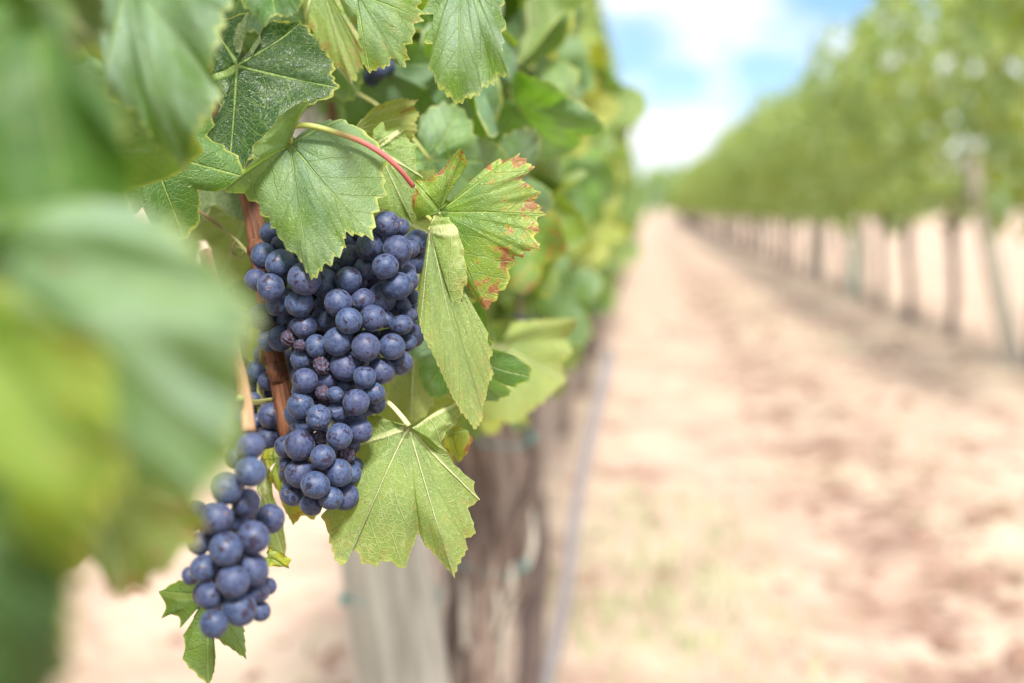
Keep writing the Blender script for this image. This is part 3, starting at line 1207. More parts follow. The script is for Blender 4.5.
# teal plastic ties: thin tape knotted round post and trunk
for i, (px, py, d, rr_, lab) in enumerate(((488, 436, 2.20, 0.064, 'teal plastic tie high on the shaggy trunk under the leaves'),
                                          (486, 563, 2.20, 0.056, 'teal plastic tie halfway down the shaggy trunk'),
                                          (392, 597, 1.745, 0.0565, 'teal plastic tie round the weathered post'))):
    ctr = P(px, py, d + 0.004)
    pts = []
    for k_ in range(27):
        a = 2 * math.pi * k_ / 26
        pts.append(ctr + Vector((math.cos(a) * rr_ * 1.04, math.sin(a) * rr_ * 1.04, 0.008 * math.sin(a * 2))))
    me, c = tube_mesh('plastic_tie', pts, [0.0016, 0.0016], M_TEAL, n=60, seg=6)
    o = link('plastic_tie', me, None, c)
    tag(o, lab, 'plant tie', 'teal plastic ties')
    kx = (ctr + CRT * (rr_ * (1.06 if i < 2 else -1.02)) + CTO * 0.02)
    tube('knot', [kx + CUP * 0.008, kx, kx - CUP * 0.009 + CRT * 0.004], [0.003, 0.0048, 0.002], M_TEAL, o, n=8, seg=8, lump=0.3, freq=200, seed=i)

# ================================================================== VINE A: the one with the bunches
va = empty('grapevine', (-0.36, 0.35, 0))
tag(va, 'nearest grapevine, sharp toothed leaves round the ripe blue grape bunches', 'grapevine', 'grapevines in the row that holds the bunches')
tube('trunk', [(-0.36, 0.35, -0.08), (-0.35, 0.33, 0.3), (-0.37, 0.36, 0.6), (-0.36, 0.36, 0.84)], [0.062, 0.052, 0.05, 0.056], M_TRUNK, va, n=50, seg=28, lump=0.28, freq=28, ridges=0.14, seed=41, twist=2)
tube('cordon', [(-0.36, 0.36, 0.84), (-0.35, 0.55, 0.86), (-0.36, 0.8, 0.87), (-0.35, 1.1, 0.86)], [0.05, 0.032, 0.026, 0.018], M_TRUNK, va, n=24, seg=14, lump=0.22, freq=35, seed=42)

# main brown cane behind the bunch, and the twigs on it
tube('cane', [P(176, -40, 0.80), P(187, 10, 0.80), P(214, 90, 0.80), P(243, 178, 0.79), P(258, 240, 0.785), P(267, 310, 0.785), P(280, 380, 0.785), P(291, 440, 0.79), P(300, 440, 0.83), Vector((-0.30, 0.98, 0.90))],
     [0.0042, 0.0044, 0.0046, 0.0048, 0.0056, 0.0054, 0.0058, 0.006, 0.007, 0.009], M_CANE, va, n=90, seg=18, lump=0.10, freq=120, seed=51)
for (px, py) in ((259, 250), (278, 372)):
    c = P(px, py, 0.783)
    tube('node', [c + CUP * 0.006, c, c - CUP * 0.006], [0.0045, 0.0068, 0.0045], M_CANE, va, n=8, seg=14, lump=0.15, freq=200, seed=px)
tube('twig', [P(186, 203, 0.79), P(205, 215, 0.785), P(222, 228, 0.785), P(236, 240, 0.785), P(247, 252, 0.785), P(257, 252, 0.785)],
     [0.0008, 0.0009, 0.0009, 0.0010, 0.0014, 0.0026], M_TWIG, va, n=36, seg=9, lump=0.25, freq=150, seed=53)
tube('twig', [P(196, 196, 0.80), P(200, 176, 0.80), P(214, 168, 0.80), P(226, 176, 0.80)], [0.0014, 0.0016, 0.0010, 0.0006], M_STEM, va, n=16, seg=8, seed=54)
tube('tendril', [P(236, 240, 0.785), P(232, 250, 0.78), P(240, 258, 0.78), P(243, 250, 0.78), P(236, 247, 0.78)], [0.0007, 0.0006, 0.0005], M_TWIG, va, n=24, seg=6)
tube('twig', [P(258, 252, 0.785), P(268, 244, 0.775), P(276, 238, 0.77), P(285, 240, 0.77)], [0.0026, 0.0018, 0.0016, 0.0016], M_STEM, va, n=12, seg=9)
tube('cane', [P(205, 250, 0.66), P(228, 330, 0.655), P(243, 385, 0.65), P(249, 432, 0.645)], [0.0028, 0.003, 0.0031, 0.0031], M_TAN, va, n=30, seg=14, lump=0.10, freq=200, seed=55)
tube('twig', [P(240, 398, 0.64), P(255, 402, 0.70), P(272, 400, 0.77)], [0.0016, 0.0014, 0.0014], M_STEM, va, n=12, seg=8)
tube('twig', [P(190, -10, 0.76), P(208, 6, 0.76), P(222, 16, 0.76)], [0.0009, 0.0008, 0.0006], M_TWIG, va, n=10, seg=7)

# ---- hero leaves. c8: crop at (180,90) scale 3.596 ; c1: (180,0) 2.695 ; c5: (400,140) 4.88 ; c6: (400,270) 4.02 ; c3: (220,360) 2.97 ; c7: (320,0) 3.657
def cv(pts, ox, oy, s):
    return [(q[0] / s + ox, q[1] / s + oy) + tuple(q[2:]) for q in pts]


def c8(*p): return cv(p, 180, 90, 3.596)
def c1(*p): return cv(p, 180, 0, 2.695)
def c5(*p): return cv(p, 400, 140, 4.88)
def c6(*p): return cv(p, 400, 270, 4.02)
def c3(*p): return cv(p, 220, 360, 2.97)
def c7(*p): return cv(p, 320, 0, 3.657)


# 1 the pale dusty leaf draped over the top of the bunch
pts = c8((392, 150, 0), (415, 175, -4), (450, 160, -10), (490, 122, -14), (530, 112, -16), (570, 106, -16, 'v'), (620, 122, -14), (665, 150, -11), (705, 185, -8),
         (722, 222, -5), (742, 255, -4), (728, 300, -2), (738, 372, 0), (712, 398, 2), (700, 440, 4), (697, 495, 6), (692, 534, 8, 'v'), (655, 520, 8), (622, 522, 8), (598, 510, 8),
         (592, 545, 9), (596, 570, 9), (560, 596, 10), (545, 622, 10), (512, 630, 10), (500, 655, 11), (472, 682, 12, 'v'), (448, 640, 10), (425, 596, 8), (398, 582, 7), (376, 558, 5),
         (352, 520, 3), (325, 470, 1), (300, 455, 0), (275, 395, -2), (228, 378, -4), (160, 352, 4, 'v'), (205, 318, 12), (240, 290, 15), (262, 250, 17), (266, 205, 18), (300, 165, 19),
         (345, 125, 18), (378, 70, 16), (430, 50, 14), (468, 36, 12, 'v'), (455, 62, 8), (420, 95, 4), (395, 118, 2))
L1, J1 = hero_leaf(va, (290, 144), 0.722, pts, lk=(0.16, 0.0, 0.62), seed=3, n=300, rings=20, bow=4, bulge=0.0022, label='broad dusty grey-green leaf draped over the top of the bunch')
tube('petiole', [P(291, 143, 0.722), P(290, 132, 0.717), P(296, 126, 0.715), P(312, 126, 0.713), P(338, 133, 0.713), P(364, 143, 0.715), P(385, 156, 0.719), P(400, 170, 0.724), P(413, 186, 0.735)],
     [0.0012, 0.0014, 0.0015, 0.0015, 0.0015, 0.0014, 0.0014, 0.0013, 0.0013], M_STEM_RED, L1, n=44, seg=12)

# 2 the dark leaf up and left of it, shade painted into its deep green
pts = c1((160, 165, 0), (150, 140, -2), (140, 100, -4), (165, 60, -6), (190, 32, -8), (150, 40, -8), (110, 50, -8), (75, 55, -9, 'v'), (80, 90, -7), (70, 130, -6), (85, 165, -5), (75, 210, -5, 'v'),
         (95, 250, -3), (118, 290, -1), (90, 330, 0), (72, 385, 2), (64, 440, 3), (88, 478, 4), (125, 496, 5, 'v'), (160, 470, 4), (192, 428, 3), (232, 370, 2), (290, 335, 0), (310, 300, -2), (345, 285, -3),
         (392, 268, -4), (430, 238, -6, 'v'), (408, 205, -6), (415, 170, -7), (390, 118, -9), (350, 85, -10), (330, 62, -11, 'v'), (290, 62, -10), (250, 58, -9), (222, 80, -7), (216, 115, -5), (190, 155, -2), (172, 170, 0))
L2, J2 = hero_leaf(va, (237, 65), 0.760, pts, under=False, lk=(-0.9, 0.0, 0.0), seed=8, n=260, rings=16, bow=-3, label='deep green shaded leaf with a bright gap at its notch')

# 3 the spotted leaf at the right
pts = c5((170, 372, -4), (120, 392, -6), (80, 396, -8), (62, 340, -4), (70, 270, 0), (75, 215, 3, 'v'), (110, 200, 3), (150, 185, 4), (200, 150, 6), (240, 108, 8), (275, 60, 10), (303, 38, 11, 'v'), (308, 78, 6), (336, 112, 2),
         (272, 168, -3), (262, 215, -5), (225, 290, -4), (250, 300, -2), (300, 250, -3), (360, 190, -3), (430, 125, -2), (482, 92, -2), (500, 108, -2), (545, 85, -1), (580, 66, 0, 'v'), (590, 88, 0), (622, 95, 0), (615, 118, 0),
         (660, 130, 0), (632, 158, 0), (602, 180, 0), (592, 205, 0), (622, 212, 1), (655, 240, 1), (684, 262, 1), (655, 290, 1), (680, 330, 1), (708, 362, 1, 'v'), (668, 378, 1), (660, 400, 1), (686, 436, 1), (658, 452, 0), (658, 480, 0),
         (686, 532, 0), (640, 535, 0), (606, 542, -1), (603, 570, -1), (555, 566, -2), (560, 610, -3), (526, 636, -4), (540, 684, -5), (500, 720, -6), (470, 770, -8), (420, 830, -10, 'v'), (360, 760, -12), (280, 640, -12), (220, 520, -10), (190, 430, -6), (186, 378, -3))
L3, J3 = hero_leaf(va, (439, 212), 0.745, pts, lk=(0.28, 1.0, 0.25), seed=14, n=330, rings=20, bow=3, tooth=0.0020, teeth=0.006, label='leaf with red and orange spots and scorched red teeth')
tube('petiole', [J3, J3 + CTO * -0.01 - CUP * 0.004, J3 - CTO * 0.04 - CUP * 0.012 - CRT * 0.01], [0.0011, 0.0011, 0.0014], M_STEM_RED, L3, n=8, seg=8)

# 4 the folded leaf seen from below, in front of it
pts = [(430, 222, -2), (433, 216, 0), (442, 217, 3), (450, 219, 6), (455, 227, 8, 'v'), (460, 236, 9), (463, 250, 10), (465, 262, 10), (467, 276, 10), (463, 290, 9), (461, 300, 8), (458, 310, 6), (456, 318, 4),
       (460, 316, 1), (466, 307, -2), (474, 314, -3), (479, 320, -2), (482, 330, -2), (489, 333, -1), (486, 344, 0), (493, 352, 0, 'v'), (489, 360, 0), (494, 374, 1), (488, 384, 2), (486, 397, 3), (482, 408, 4), (483, 418, 5), (475, 430, 6, 'v'),
       (468, 420, 6), (460, 410, 7), (451, 394, 8), (441, 372, 9), (432, 352, 9), (424, 338, 7), (420, 325, 4, 'v'), (417, 310, 0), (418, 295, -3), (421, 280, -5), (424, 262, -6), (426, 246, -5, 'v'), (427, 236, -3)]
L4, J4 = hero_leaf(va, (430, 230), 0.728, pts, under=True, lk=(0.32, 0.30, 0.0), seed=19, n=300, rings=18, bow=2, tooth=0.0016, teeth=0.006, wave=0.004, label='yellow-green leaf folded along its midrib, underside showing')
tube('petiole', [J4, J4 - CTO * 0.012 + CUP * 0.006, J4 - CTO * 0.04 + CUP * 0.016 - CRT * 0.012], [0.0012, 0.0011, 0.0014], M_STEM, L4, n=8, seg=8)

# 5 the large pale leaf under the bunch, underside to the camera
pts = c3((552, 188, -2), (520, 185, -4), (500, 180, -5), (470, 165, -8), (440, 165, -10), (425, 200, -12), (405, 250, -13, 'v'), (400, 300, -12), (395, 350, -10), (370, 400, -9), (330, 440, -8), (300, 460, -7), (320, 505, -5), (328, 545, -3), (345, 600, 0),
         (375, 606, 2, 'v'), (388, 570, 1), (402, 560, 0), (425, 604, 1), (462, 612, 2), (490, 592, 2), (520, 606, 3), (548, 622, 4), (560, 590, 3), (572, 550, 2), (592, 512, 0), (604, 545, 2), (640, 580, 4), (668, 615, 6), (696, 645, 8, 'v'), (706, 610, 6),
         (735, 560, 4), (728, 530, 3), (760, 516, 3), (752, 480, 2), (736, 440, 1), (755, 426, 1), (772, 415, 1, 'v'), (752, 385, 0), (758, 362, 0), (722, 345, -1), (715, 325, -1), (690, 310, -1), (688, 285, 2), (668, 265, 6), (650, 245, 9),
         (672, 215, 10), (700, 190, 9), (715, 160, 7), (700, 125, 4, 'v'), (660, 140, 3), (620, 165, 2), (590, 185, 0), (568, 192, 0))
L5, J5 = hero_leaf(va, (408.6, 426), 0.742, pts, under=True, lk=(0.28, 0.25, 0.0), seed=23, n=340, rings=20, bow=5, tooth=0.0018, teeth=0.0065, wave=0.006, label='large pale leaf below the bunch, underside and branching veins showing')
tube('petiole', [J5, P(401, 416, 0.742), P(392, 406, 0.745), P(383, 399, 0.752), P(368, 388, 0.775)], [0.0016, 0.0014, 0.0013, 0.0014, 0.0016], M_STEM_PALE, L5, n=20, seg=10)

# 6 the big pale leaf hanging in from the top
pts = c7((500, -200, -4), (440, -210, -8), (380, -190, -10, 'v'), (375, -120, -8), (390, -60, -6), (400, 0, -4), (372, 40, -3, 'v'), (412, 58, -2), (420, 95, -1), (384, 150, 0), (412, 168, 1), (398, 245, 2), (424, 285, 3), (428, 312, 4), (462, 340, 5), (480, 358, 5), (502, 376, 6, 'v'),
         (540, 352, 6), (585, 345, 6), (592, 318, 7), (636, 300, 8), (640, 270, 10), (692, 278, 14, 'v'), (684, 235, 12), (665, 190, 9), (672, 150, 6), (664, 115, 4), (680, 78, 3), (660, 55, 1), (668, 0, -2), (675, -80, -6, 'v'), (650, -160, -8), (600, -205, -8), (550, -200, -5))
L6, J6 = hero_leaf(va, (462, -38), 0.735, pts, lk=(0.12, 0.0, 1.0), seed=29, n=260, rings=18, bow=6, bulge=0.0024, label='pale dusty leaf hanging in from the top edge, one corner curled white')
tube('petiole', [J6, J6 + CUP * 0.02 - CTO * 0.01, J6 + CUP * 0.05 - CTO * 0.04], [0.0012, 0.0012, 0.0015], M_STEM, L6, n=8, seg=8)

# 7 its neighbour to the left
pts = c7((90, -120, -6), (40, -110, -8), (20, -60, -8, 'v'), (60, 0, -6), (110, 60, -3), (140, 100, -2), (165, 130, -1), (145, 180, 0), (148, 225, 1), (182, 262, 2, 'v'), (212, 248, 2), (252, 246, 2), (262, 208, 2), (282, 222, 3), (302, 242, 4, 'v'), (322, 208, 3), (310, 166, 2), (336, 152, 2),
         (344, 92, 0), (372, 70, 0, 'v'), (358, 20, -2), (368, -40, -4), (330, -110, -6, 'v'), (230, -130, -6), (160, -110, -4))
L7, J7 = hero_leaf(va, (356, -6), 0.75, pts, lk=(0.20, 0.2, 0.7), seed=34, n=230, rings=16, bow=3, label='green leaf hanging from the top edge beside the pale dusty one')
tube('petiole', [J7, J7 + CUP * 0.02 - CTO * 0.01, J7 + CUP * 0.05 - CTO * 0.04], [0.0012, 0.0012, 0.0015], M_STEM, L7, n=8, seg=8)

# 8 young leaf under the second bunch
pts = [(214, 590, 0), (222, 592, 0), (232, 596, 1), (241, 605, 1), (238, 618, 0), (243, 630, 0), (247, 658, 2, 'v'), (233, 648, 1), (222, 642, 0), (215, 634, -1), (217, 655, 0), (214, 672, 1), (208, 686, 3, 'v'), (197, 676, 2), (190, 668, 2), (182, 660, 2), (186, 645, 1), (183, 636, 1), (192, 622, 0), (199, 608, -1),
       (190, 615, 0), (182, 627, 1), (180, 616, 1), (170, 612, 2), (163, 618, 3), (165, 604, 2), (160, 592, 3, 'v'), (172, 584, 1), (184, 580, 0), (194, 580, 0), (204, 584, 0), (208, 588, 0)]
L8, J8 = hero_leaf(va, (211, 594), 0.70, pts, lk=(0.15, 0.0, 0.4), seed=38, n=180, rings=12, bow=2, tooth=0.0016, teeth=0.005, label='small lobed leaf poking out below the lower bunch')
tube('petiole', [J8, J8 + CUP * 0.01 - CTO * 0.012, J8 + CUP * 0.04 - CTO * 0.02], [0.0008, 0.0008, 0.001], M_STEM, L8, n=8, seg=7)

# 9 yellow leaf between the bunches, red tip
pts = [(268, 470, 0), (262, 455, -2), (262, 440, -4), (276, 428, -6, 'v'), (300, 440, -7), (325, 450, -6, 'v'), (330, 480, -3), (322, 505, 0), (315, 520, 1), (306, 516, 1), (300, 516, 1), (293, 526, 3, 'v'), (286, 514, 2), (281, 504, 1), (277, 492, 0), (272, 484, 0, 'v'), (268, 478, 0)]
L9, J9 = hero_leaf(va, (276, 462), 0.785, pts, lk=(1.0, 0.7, 0.0), seed=44, n=150, rings=10, bow=2, tooth=0.0014, teeth=0.006, label='yellowed leaf with a red tip behind the foot of the main bunch')
pts = [(262, 500, 0), (256, 490, 0), (258, 470, 0), (262, 452, 0, 'v'), (270, 470, 0), (274, 495, 0), (282, 520, 0), (287, 545, 0), (286, 560, 0, 'v'), (276, 556, 0), (268, 548, 0), (263, 530, 0, 'v'), (259, 512, 0)]
L10, J10 = hero_leaf(va, (262, 492), 0.80, pts, under=True, lk=(0.35, 0.0, 0.2), seed=45, n=110, rings=8, bow=2, tooth=0.0008, teeth=0.006, label='narrow dull green leaf seen edge-on between the bunches')
pts = [(266, 553, 0), (270, 548, 0), (276, 550, 0, 'v'), (284, 553, 0), (290, 560, 0), (288, 569, 0, 'v'), (280, 568, 0), (272, 566, 0), (264, 564, 0, 'v'), (262, 558, 0)]
L11, J11 = hero_leaf(va, (268, 557), 0.76, pts, lk=(1.0, 0.3, 0.0), seed=46, n=80, rings=6, tooth=0.0008, teeth=0.005, label='small curled yellow leaf tip beside the lower bunch')
# yellow-red scrap beneath the pale leaf's upper corner
pts = [(452, 428, 0), (458, 427, 0), (466, 430, 0, 'v'), (472, 438, 0), (470, 448, 1), (463, 458, 2), (458, 462, 2, 'v'), (450, 456, 0), (444, 446, 0), (442, 436, 0, 'v'), (446, 428, 0)]
L12, J12 = hero_leaf(va, (450, 432), 0.79, pts, lk=(0.9, 1.0, 0.0), seed=47, n=80, rings=6, tooth=0.0012, teeth=0.005, label='small bright leaf with an orange edge above the shaggy trunk')

# 13 bright leaf glowing behind the reddish stalk
pts = c1((520, 395, 0), (520, 350, 0), (548, 332, 0), (556, 350, 0), (602, 346, 0, 'v'), (606, 372, 0), (642, 392, 1), (626, 412, 1), (640, 430, 1), (628, 450, 1), (654, 478, 2, 'v'), (636, 500, 1), (645, 525, 1), (634, 545, 1), (640, 570, 1), (630, 606, 3, 'v'), (610, 585, 1), (590, 590, 0),
         (570, 572, 0), (545, 560, -2), (500, 560, -4), (460, 540, -6, 'v'), (440, 480, -6), (430, 420, -6, 'v'), (470, 390, -4), (505, 385, -2))
L13, J13 = hero_leaf(va, (377, 148), 0.765, pts, under=True, lk=(0.18, 0.0, 0.0), seed=52, n=180, rings=12, bow=3, tooth=0.0022, teeth=0.007, label='bright green leaf glowing behind the reddish leaf stalk')
# 14 mottled leaf above it
pts = c1((470, 345, 0), (486, 325, 0), (520, 292, 0), (560, 276, 0), (600, 264, 0, 'v'), (622, 268, 0), (640, 270, 1), (630, 290, 1), (645, 305, 1, 'v'), (634, 330, 1), (640, 352, 1), (625, 375, 0, 'v'), (580, 380, -2), (540, 372, -3), (500, 372, -3, 'v'), (480, 365, -2), (470, 355, -1), (466, 352, -1, 'v'), (466, 349, 0))
L14, J14 = hero_leaf(va, (356, 130), 0.79, pts, under=True, lk=(0.75, 0.7, 0.0), seed=53, n=120, rings=9, bow=2, tooth=0.0016, teeth=0.006, label='small mottled yellow-brown leaf above the reddish stalk')
# 15 leaf hanging in edge-on at the top, softly out of focus
pts = c1((322, -60, 0), (330, 0, -2), (340, 40, -3, 'v'), (352, 80, -3), (372, 105, -2), (380, 130, -2), (405, 150, -1), (415, 172, -1), (440, 188, 0), (462, 222, 3, 'v'), (480, 214, 3), (476, 190, 4), (494, 180, 6), (488, 158, 8), (496, 135, 9, 'v'), (480, 118, 9), (482, 92, 8), (455, 70, 7), (448, 40, 6), (430, 0, 4), (420, -60, 0, 'v'), (400, -110, -2), (370, -130, -4, 'v'), (340, -110, -2))
L15, J15 = hero_leaf(va, (318, -26), 0.675, pts, under=True, lk=(0.35, 0.55, 0.0), seed=54, n=160, rings=11, bow=2, tooth=0.0020, teeth=0.0065, label='soft-focus yellow-green leaf hanging steeply from the top edge')
# 16 pale leaf edge between them
pts = [(240, -30, 0), (232, -10, 0), (244, 6, 0, 'v'), (256, 14, 0), (264, 26, 1), (276, 16, 1, 'v'), (288, 16, 1), (298, 10, 1, 'v'), (304, -2, 0), (306, -30, 0, 'v'), (290, -60, 0), (260, -66, 0, 'v'), (246, -50, 0)]
L16, J16 = hero_leaf(va, (270, -34), 0.66, pts, lk=(0.0, 0.0, 1.0), seed=55, n=110, rings=9, bow=2, tooth=0.0016, teeth=0.006, label='pale blue-green leaf edge at the top beside the cane')
# 17 blurred broad leaf with a curled pale edge, beyond the folded one
pts = [(505, 336, 0), (512, 322, 4), (540, 320, 8), (577, 318, 10, 'v'), (575, 328, 4), (566, 338, 0), (572, 352, 0), (560, 366, 0), (566, 380, 0, 'v'), (548, 396, 2), (530, 412, 4), (512, 424, 6, 'v'), (500, 418, 5), (488, 424, 4), (474, 410, 2, 'v'), (466, 388, 0), (472, 362, -4), (480, 345, -4, 'v'), (492, 338, -2)]
L17, J17 = hero_leaf(va, (500, 345), 1.10, pts, under=True, lk=(0.45, 0.3, 0.0), seed=56, n=140, rings=10, bow=4, label='blurred yellow-green leaf with a pale curled edge, right of the folded leaf')

# ---- leaves just behind / beside, placed one by one
IL = [
    # px, py, d, size, ang, tilt, roll, under, lk, seed, label
    (250, -28, 0.80, 0.050, -60, 10, 10, False, (0.02, 0, 0.9), 10, None),
    (458, 345, 0.800, 0.050, -72, 15, 38, False, (0.0, 0, 1.0), 12, 'blue-green dusty leaf behind the folded one'),
    (415, 330, 0.835, 0.055, -95, 12, -10, True, (0.60, 0, 0.0), 16, 'bright green leaf glowing beside the bunch'),
    (398, 380, 0.860, 0.050, -70, 12, 12, True, (0.55, 0, 0.0), 18, None),
    (215, 120, 0.84, 0.055, -100, 12, -20, True, (0.10, 0, 0.1), 20, None),
    (195, 40, 0.86, 0.055, -70, 12, -20, False, (0.10, 0, 0.1), 21, None),
    (395, 215, 0.85, 0.050, -85, 12, -20, True, (0.5, 0, 0.1), 22, None),
    (430, 160, 0.90, 0.055, -55, 12, -20, False, (0.1, 0, 0.8), 24, None),
    (375, 65, 0.95, 0.060, -50, 12, 20, False, (0.05, 0, 0.95), 25, None),
    (250, 205, 0.93, 0.06, -110, 12, 20, True, (0.55, 0, 0.1), 26, None),
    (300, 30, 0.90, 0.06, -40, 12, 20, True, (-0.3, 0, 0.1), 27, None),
    (520, 110, 1.05, 0.070, -50, 35, 50, False, (0.0, 0, 1.0), 81, None),
    (495, 195, 1.00, 0.075, -75, 30, -40, False, (0.05, 0, 1.0), 82, None),
    (535, 215, 1.25, 0.080, -95, -30, 45, False, (0.3, 0, 0.8), 83, None),
    (530, 30, 1.40, 0.080, -100, 30, 50, True, (0.9, 0, 0.0), 84, None),
    (560, 100, 1.70, 0.075, -60, 40, 25, True, (1.0, 0, 0.0), 85, None),
    (590, 220, 2.2, 0.080, -70, 8, 25, True, (0.9, 0, 0.0), 86, None),
    (470, 50, 1.00, 0.075, -70, 38, -45, False, (0.0, 0, 0.9), 87, None),
    (565, 290, 1.7, 0.085, -110, 20, 55, False, (0.1, 0, 1.0), 88, None),
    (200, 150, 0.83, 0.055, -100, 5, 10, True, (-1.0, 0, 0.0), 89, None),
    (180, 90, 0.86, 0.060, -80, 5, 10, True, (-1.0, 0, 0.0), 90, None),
]
for px, py, d, sz, an, ti, ro, un, lk, sd, lab in IL:
    image_leaf(va if d < 1.1 else vb, px, py, d, sz, an, ti, ro, un, lk, sd, label=lab, n=150, rings=9, droop=0.35, curl=0.12)

# ---- blurred foreground leaves at the left, 25-55 cm from the lens
FH = [
    # J, d, outline, under, lk, seed, label
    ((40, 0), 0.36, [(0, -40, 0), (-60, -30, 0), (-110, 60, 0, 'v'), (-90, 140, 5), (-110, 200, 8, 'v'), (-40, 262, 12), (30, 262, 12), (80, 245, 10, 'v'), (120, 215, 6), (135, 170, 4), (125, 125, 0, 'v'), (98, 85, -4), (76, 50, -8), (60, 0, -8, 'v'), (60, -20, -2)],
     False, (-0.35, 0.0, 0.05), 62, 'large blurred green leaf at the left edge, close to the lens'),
    ((-20, 250, ), 0.33, [(-10, 215, 0), (40, 205, -6), (95, 196, -8, 'v'), (160, 215, -2), (215, 258, 2), (258, 312, 4, 'v'), (246, 362, 2), (234, 410, 2), (238, 452, 0, 'v'), (206, 496, -2), (145, 496, -4), (90, 480, -6, 'v'), (20, 440, -8), (-60, 420, -8, 'v'), (-70, 340, -6), (-50, 270, -2)],
     False, (0.08, 0.0, 1.0), 63, 'huge blurred pale blue-green leaf in front of the bunches'),  # its pale tone paints in the sheen of the sky
    ((-40, 300), 0.29, [(-20, 280, 0), (30, 300, 0), (85, 335, 0, 'v'), (110, 400, 0), (118, 470, 0, 'v'), (95, 530, 0), (60, 590, 0), (20, 620, 0, 'v'), (-60, 600, 0), (-120, 520, 0, 'v'), (-130, 420, 0), (-110, 330, 0, 'v'), (-70, 290, 0)],
     False, (0.30, 0.25, 0.0), 64, 'blurred yellow-green leaf at the left edge, close to the lens'),
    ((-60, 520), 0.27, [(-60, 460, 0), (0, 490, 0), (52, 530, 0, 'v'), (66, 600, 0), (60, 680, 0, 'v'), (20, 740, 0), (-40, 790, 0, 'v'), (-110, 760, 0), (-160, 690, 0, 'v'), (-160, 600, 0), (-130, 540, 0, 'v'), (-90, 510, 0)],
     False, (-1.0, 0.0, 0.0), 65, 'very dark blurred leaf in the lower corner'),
    ((128, -30), 0.55, [(140, -50, 0), (190, -60, -3), (235, -30, -4, 'v'), (226, 20, -2), (224, 55, 0), (212, 70, 0), (222, 95, 2, 'v'), (205, 125, 2), (196, 150, 3), (183, 170, 4, 'v'), (160, 150, 2), (140, 115, 0), (118, 100, 0, 'v'), (108, 60, 0), (92, 10, -2), (86, -40, -4, 'v'), (110, -50, -2)],
     False, (0.06, 0.0, 0.95), 61, 'blurred blue-green leaf with toothed edge in the upper corner'),
    ((100, 440), 0.44, [(110, 425, 0), (150, 430, 0), (196, 452, 0, 'v'), (186, 490, 0), (200, 520, 0, 'v'), (182, 552, 0), (150, 582, 2), (128, 590, 3, 'v'), (104, 570, 2), (84, 560, 0), (68, 540, 0, 'v'), (66, 490, 0), (60, 450, 0), (66, 430, 0, 'v'), (88, 428, 0)],
     True, (0.45, 0.55, 0.3), 66, 'blurred yellow-rimmed leaf hanging beside the lower bunch'),
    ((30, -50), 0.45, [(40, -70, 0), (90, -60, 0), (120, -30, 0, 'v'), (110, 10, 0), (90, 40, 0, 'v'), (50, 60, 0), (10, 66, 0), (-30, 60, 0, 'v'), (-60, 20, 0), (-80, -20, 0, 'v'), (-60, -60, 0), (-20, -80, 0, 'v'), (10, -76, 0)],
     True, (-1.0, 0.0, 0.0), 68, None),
]
for J, d, pts, un, lk, sd, lab in FH:
    oo, jj = hero_leaf(va, J, d, pts, under=un, lk=lk, seed=sd, n=160, rings=10, bow=11, wave=0.024, tooth=0.0034, teeth=0.009, label=lab)
    tube('petiole', [jj, jj - CRT * 0.012 - CTO * 0.01, jj - CRT * 0.04 - CTO * 0.02 + CUP * 0.01], [0.0011, 0.0011, 0.0015], M_STEM, oo, n=8, seg=8)
FL = [
    (60, 10, 0.60, 0.060, -60, 6, 10, False, (0.55, 0.4, 0.2), 69, None),
    (150, 150, 0.72, 0.050, -70, 6, -10, False, (0.05, 0.0, 0.2), 70, None),
    (40, 330, 0.55, 0.070, -60, 6, 10, False, (0.15, 0.0, 0.5), 72, None),
    (-10, 420, 0.50, 0.070, -60, 6, 10, False, (0.15, 0.0, 0.3), 73, None),
    (20, 140, 0.62, 0.080, -60, 6, 10, False, (0.1, 0.0, 0.3), 74, None),
]
for px, py, d, sz, an, ti, ro, un, lk, sd, lab in FL:
    image_leaf(va, px, py, d, sz, an, ti, ro, un, lk, sd, label=lab, n=90, rings=7, droop=0.5, curl=0.14)

# ---- the rest of the near canopy: leaves behind the focus plane
ra = random.Random(9)


# gaps in the canopy through which the sun reaches the fruit zone
OPEN = [P(*q) for q in ((300, 180, .72), (345, 190, .72), (310, 250, .72), (345, 40, .68), (460, 30, .73), (490, 230, .74), (120, 250, .33), (60, 130, .36), (165, 80, .55), (450, 300, .73), (390, 60, .75))]


def shades(p):
    for t_ in OPEN:
        v = p - t_
        k_ = v.dot(sdir)
        if k_ > 0.02 and (v - sdir * k_).length < 0.085:
            return True
    return False


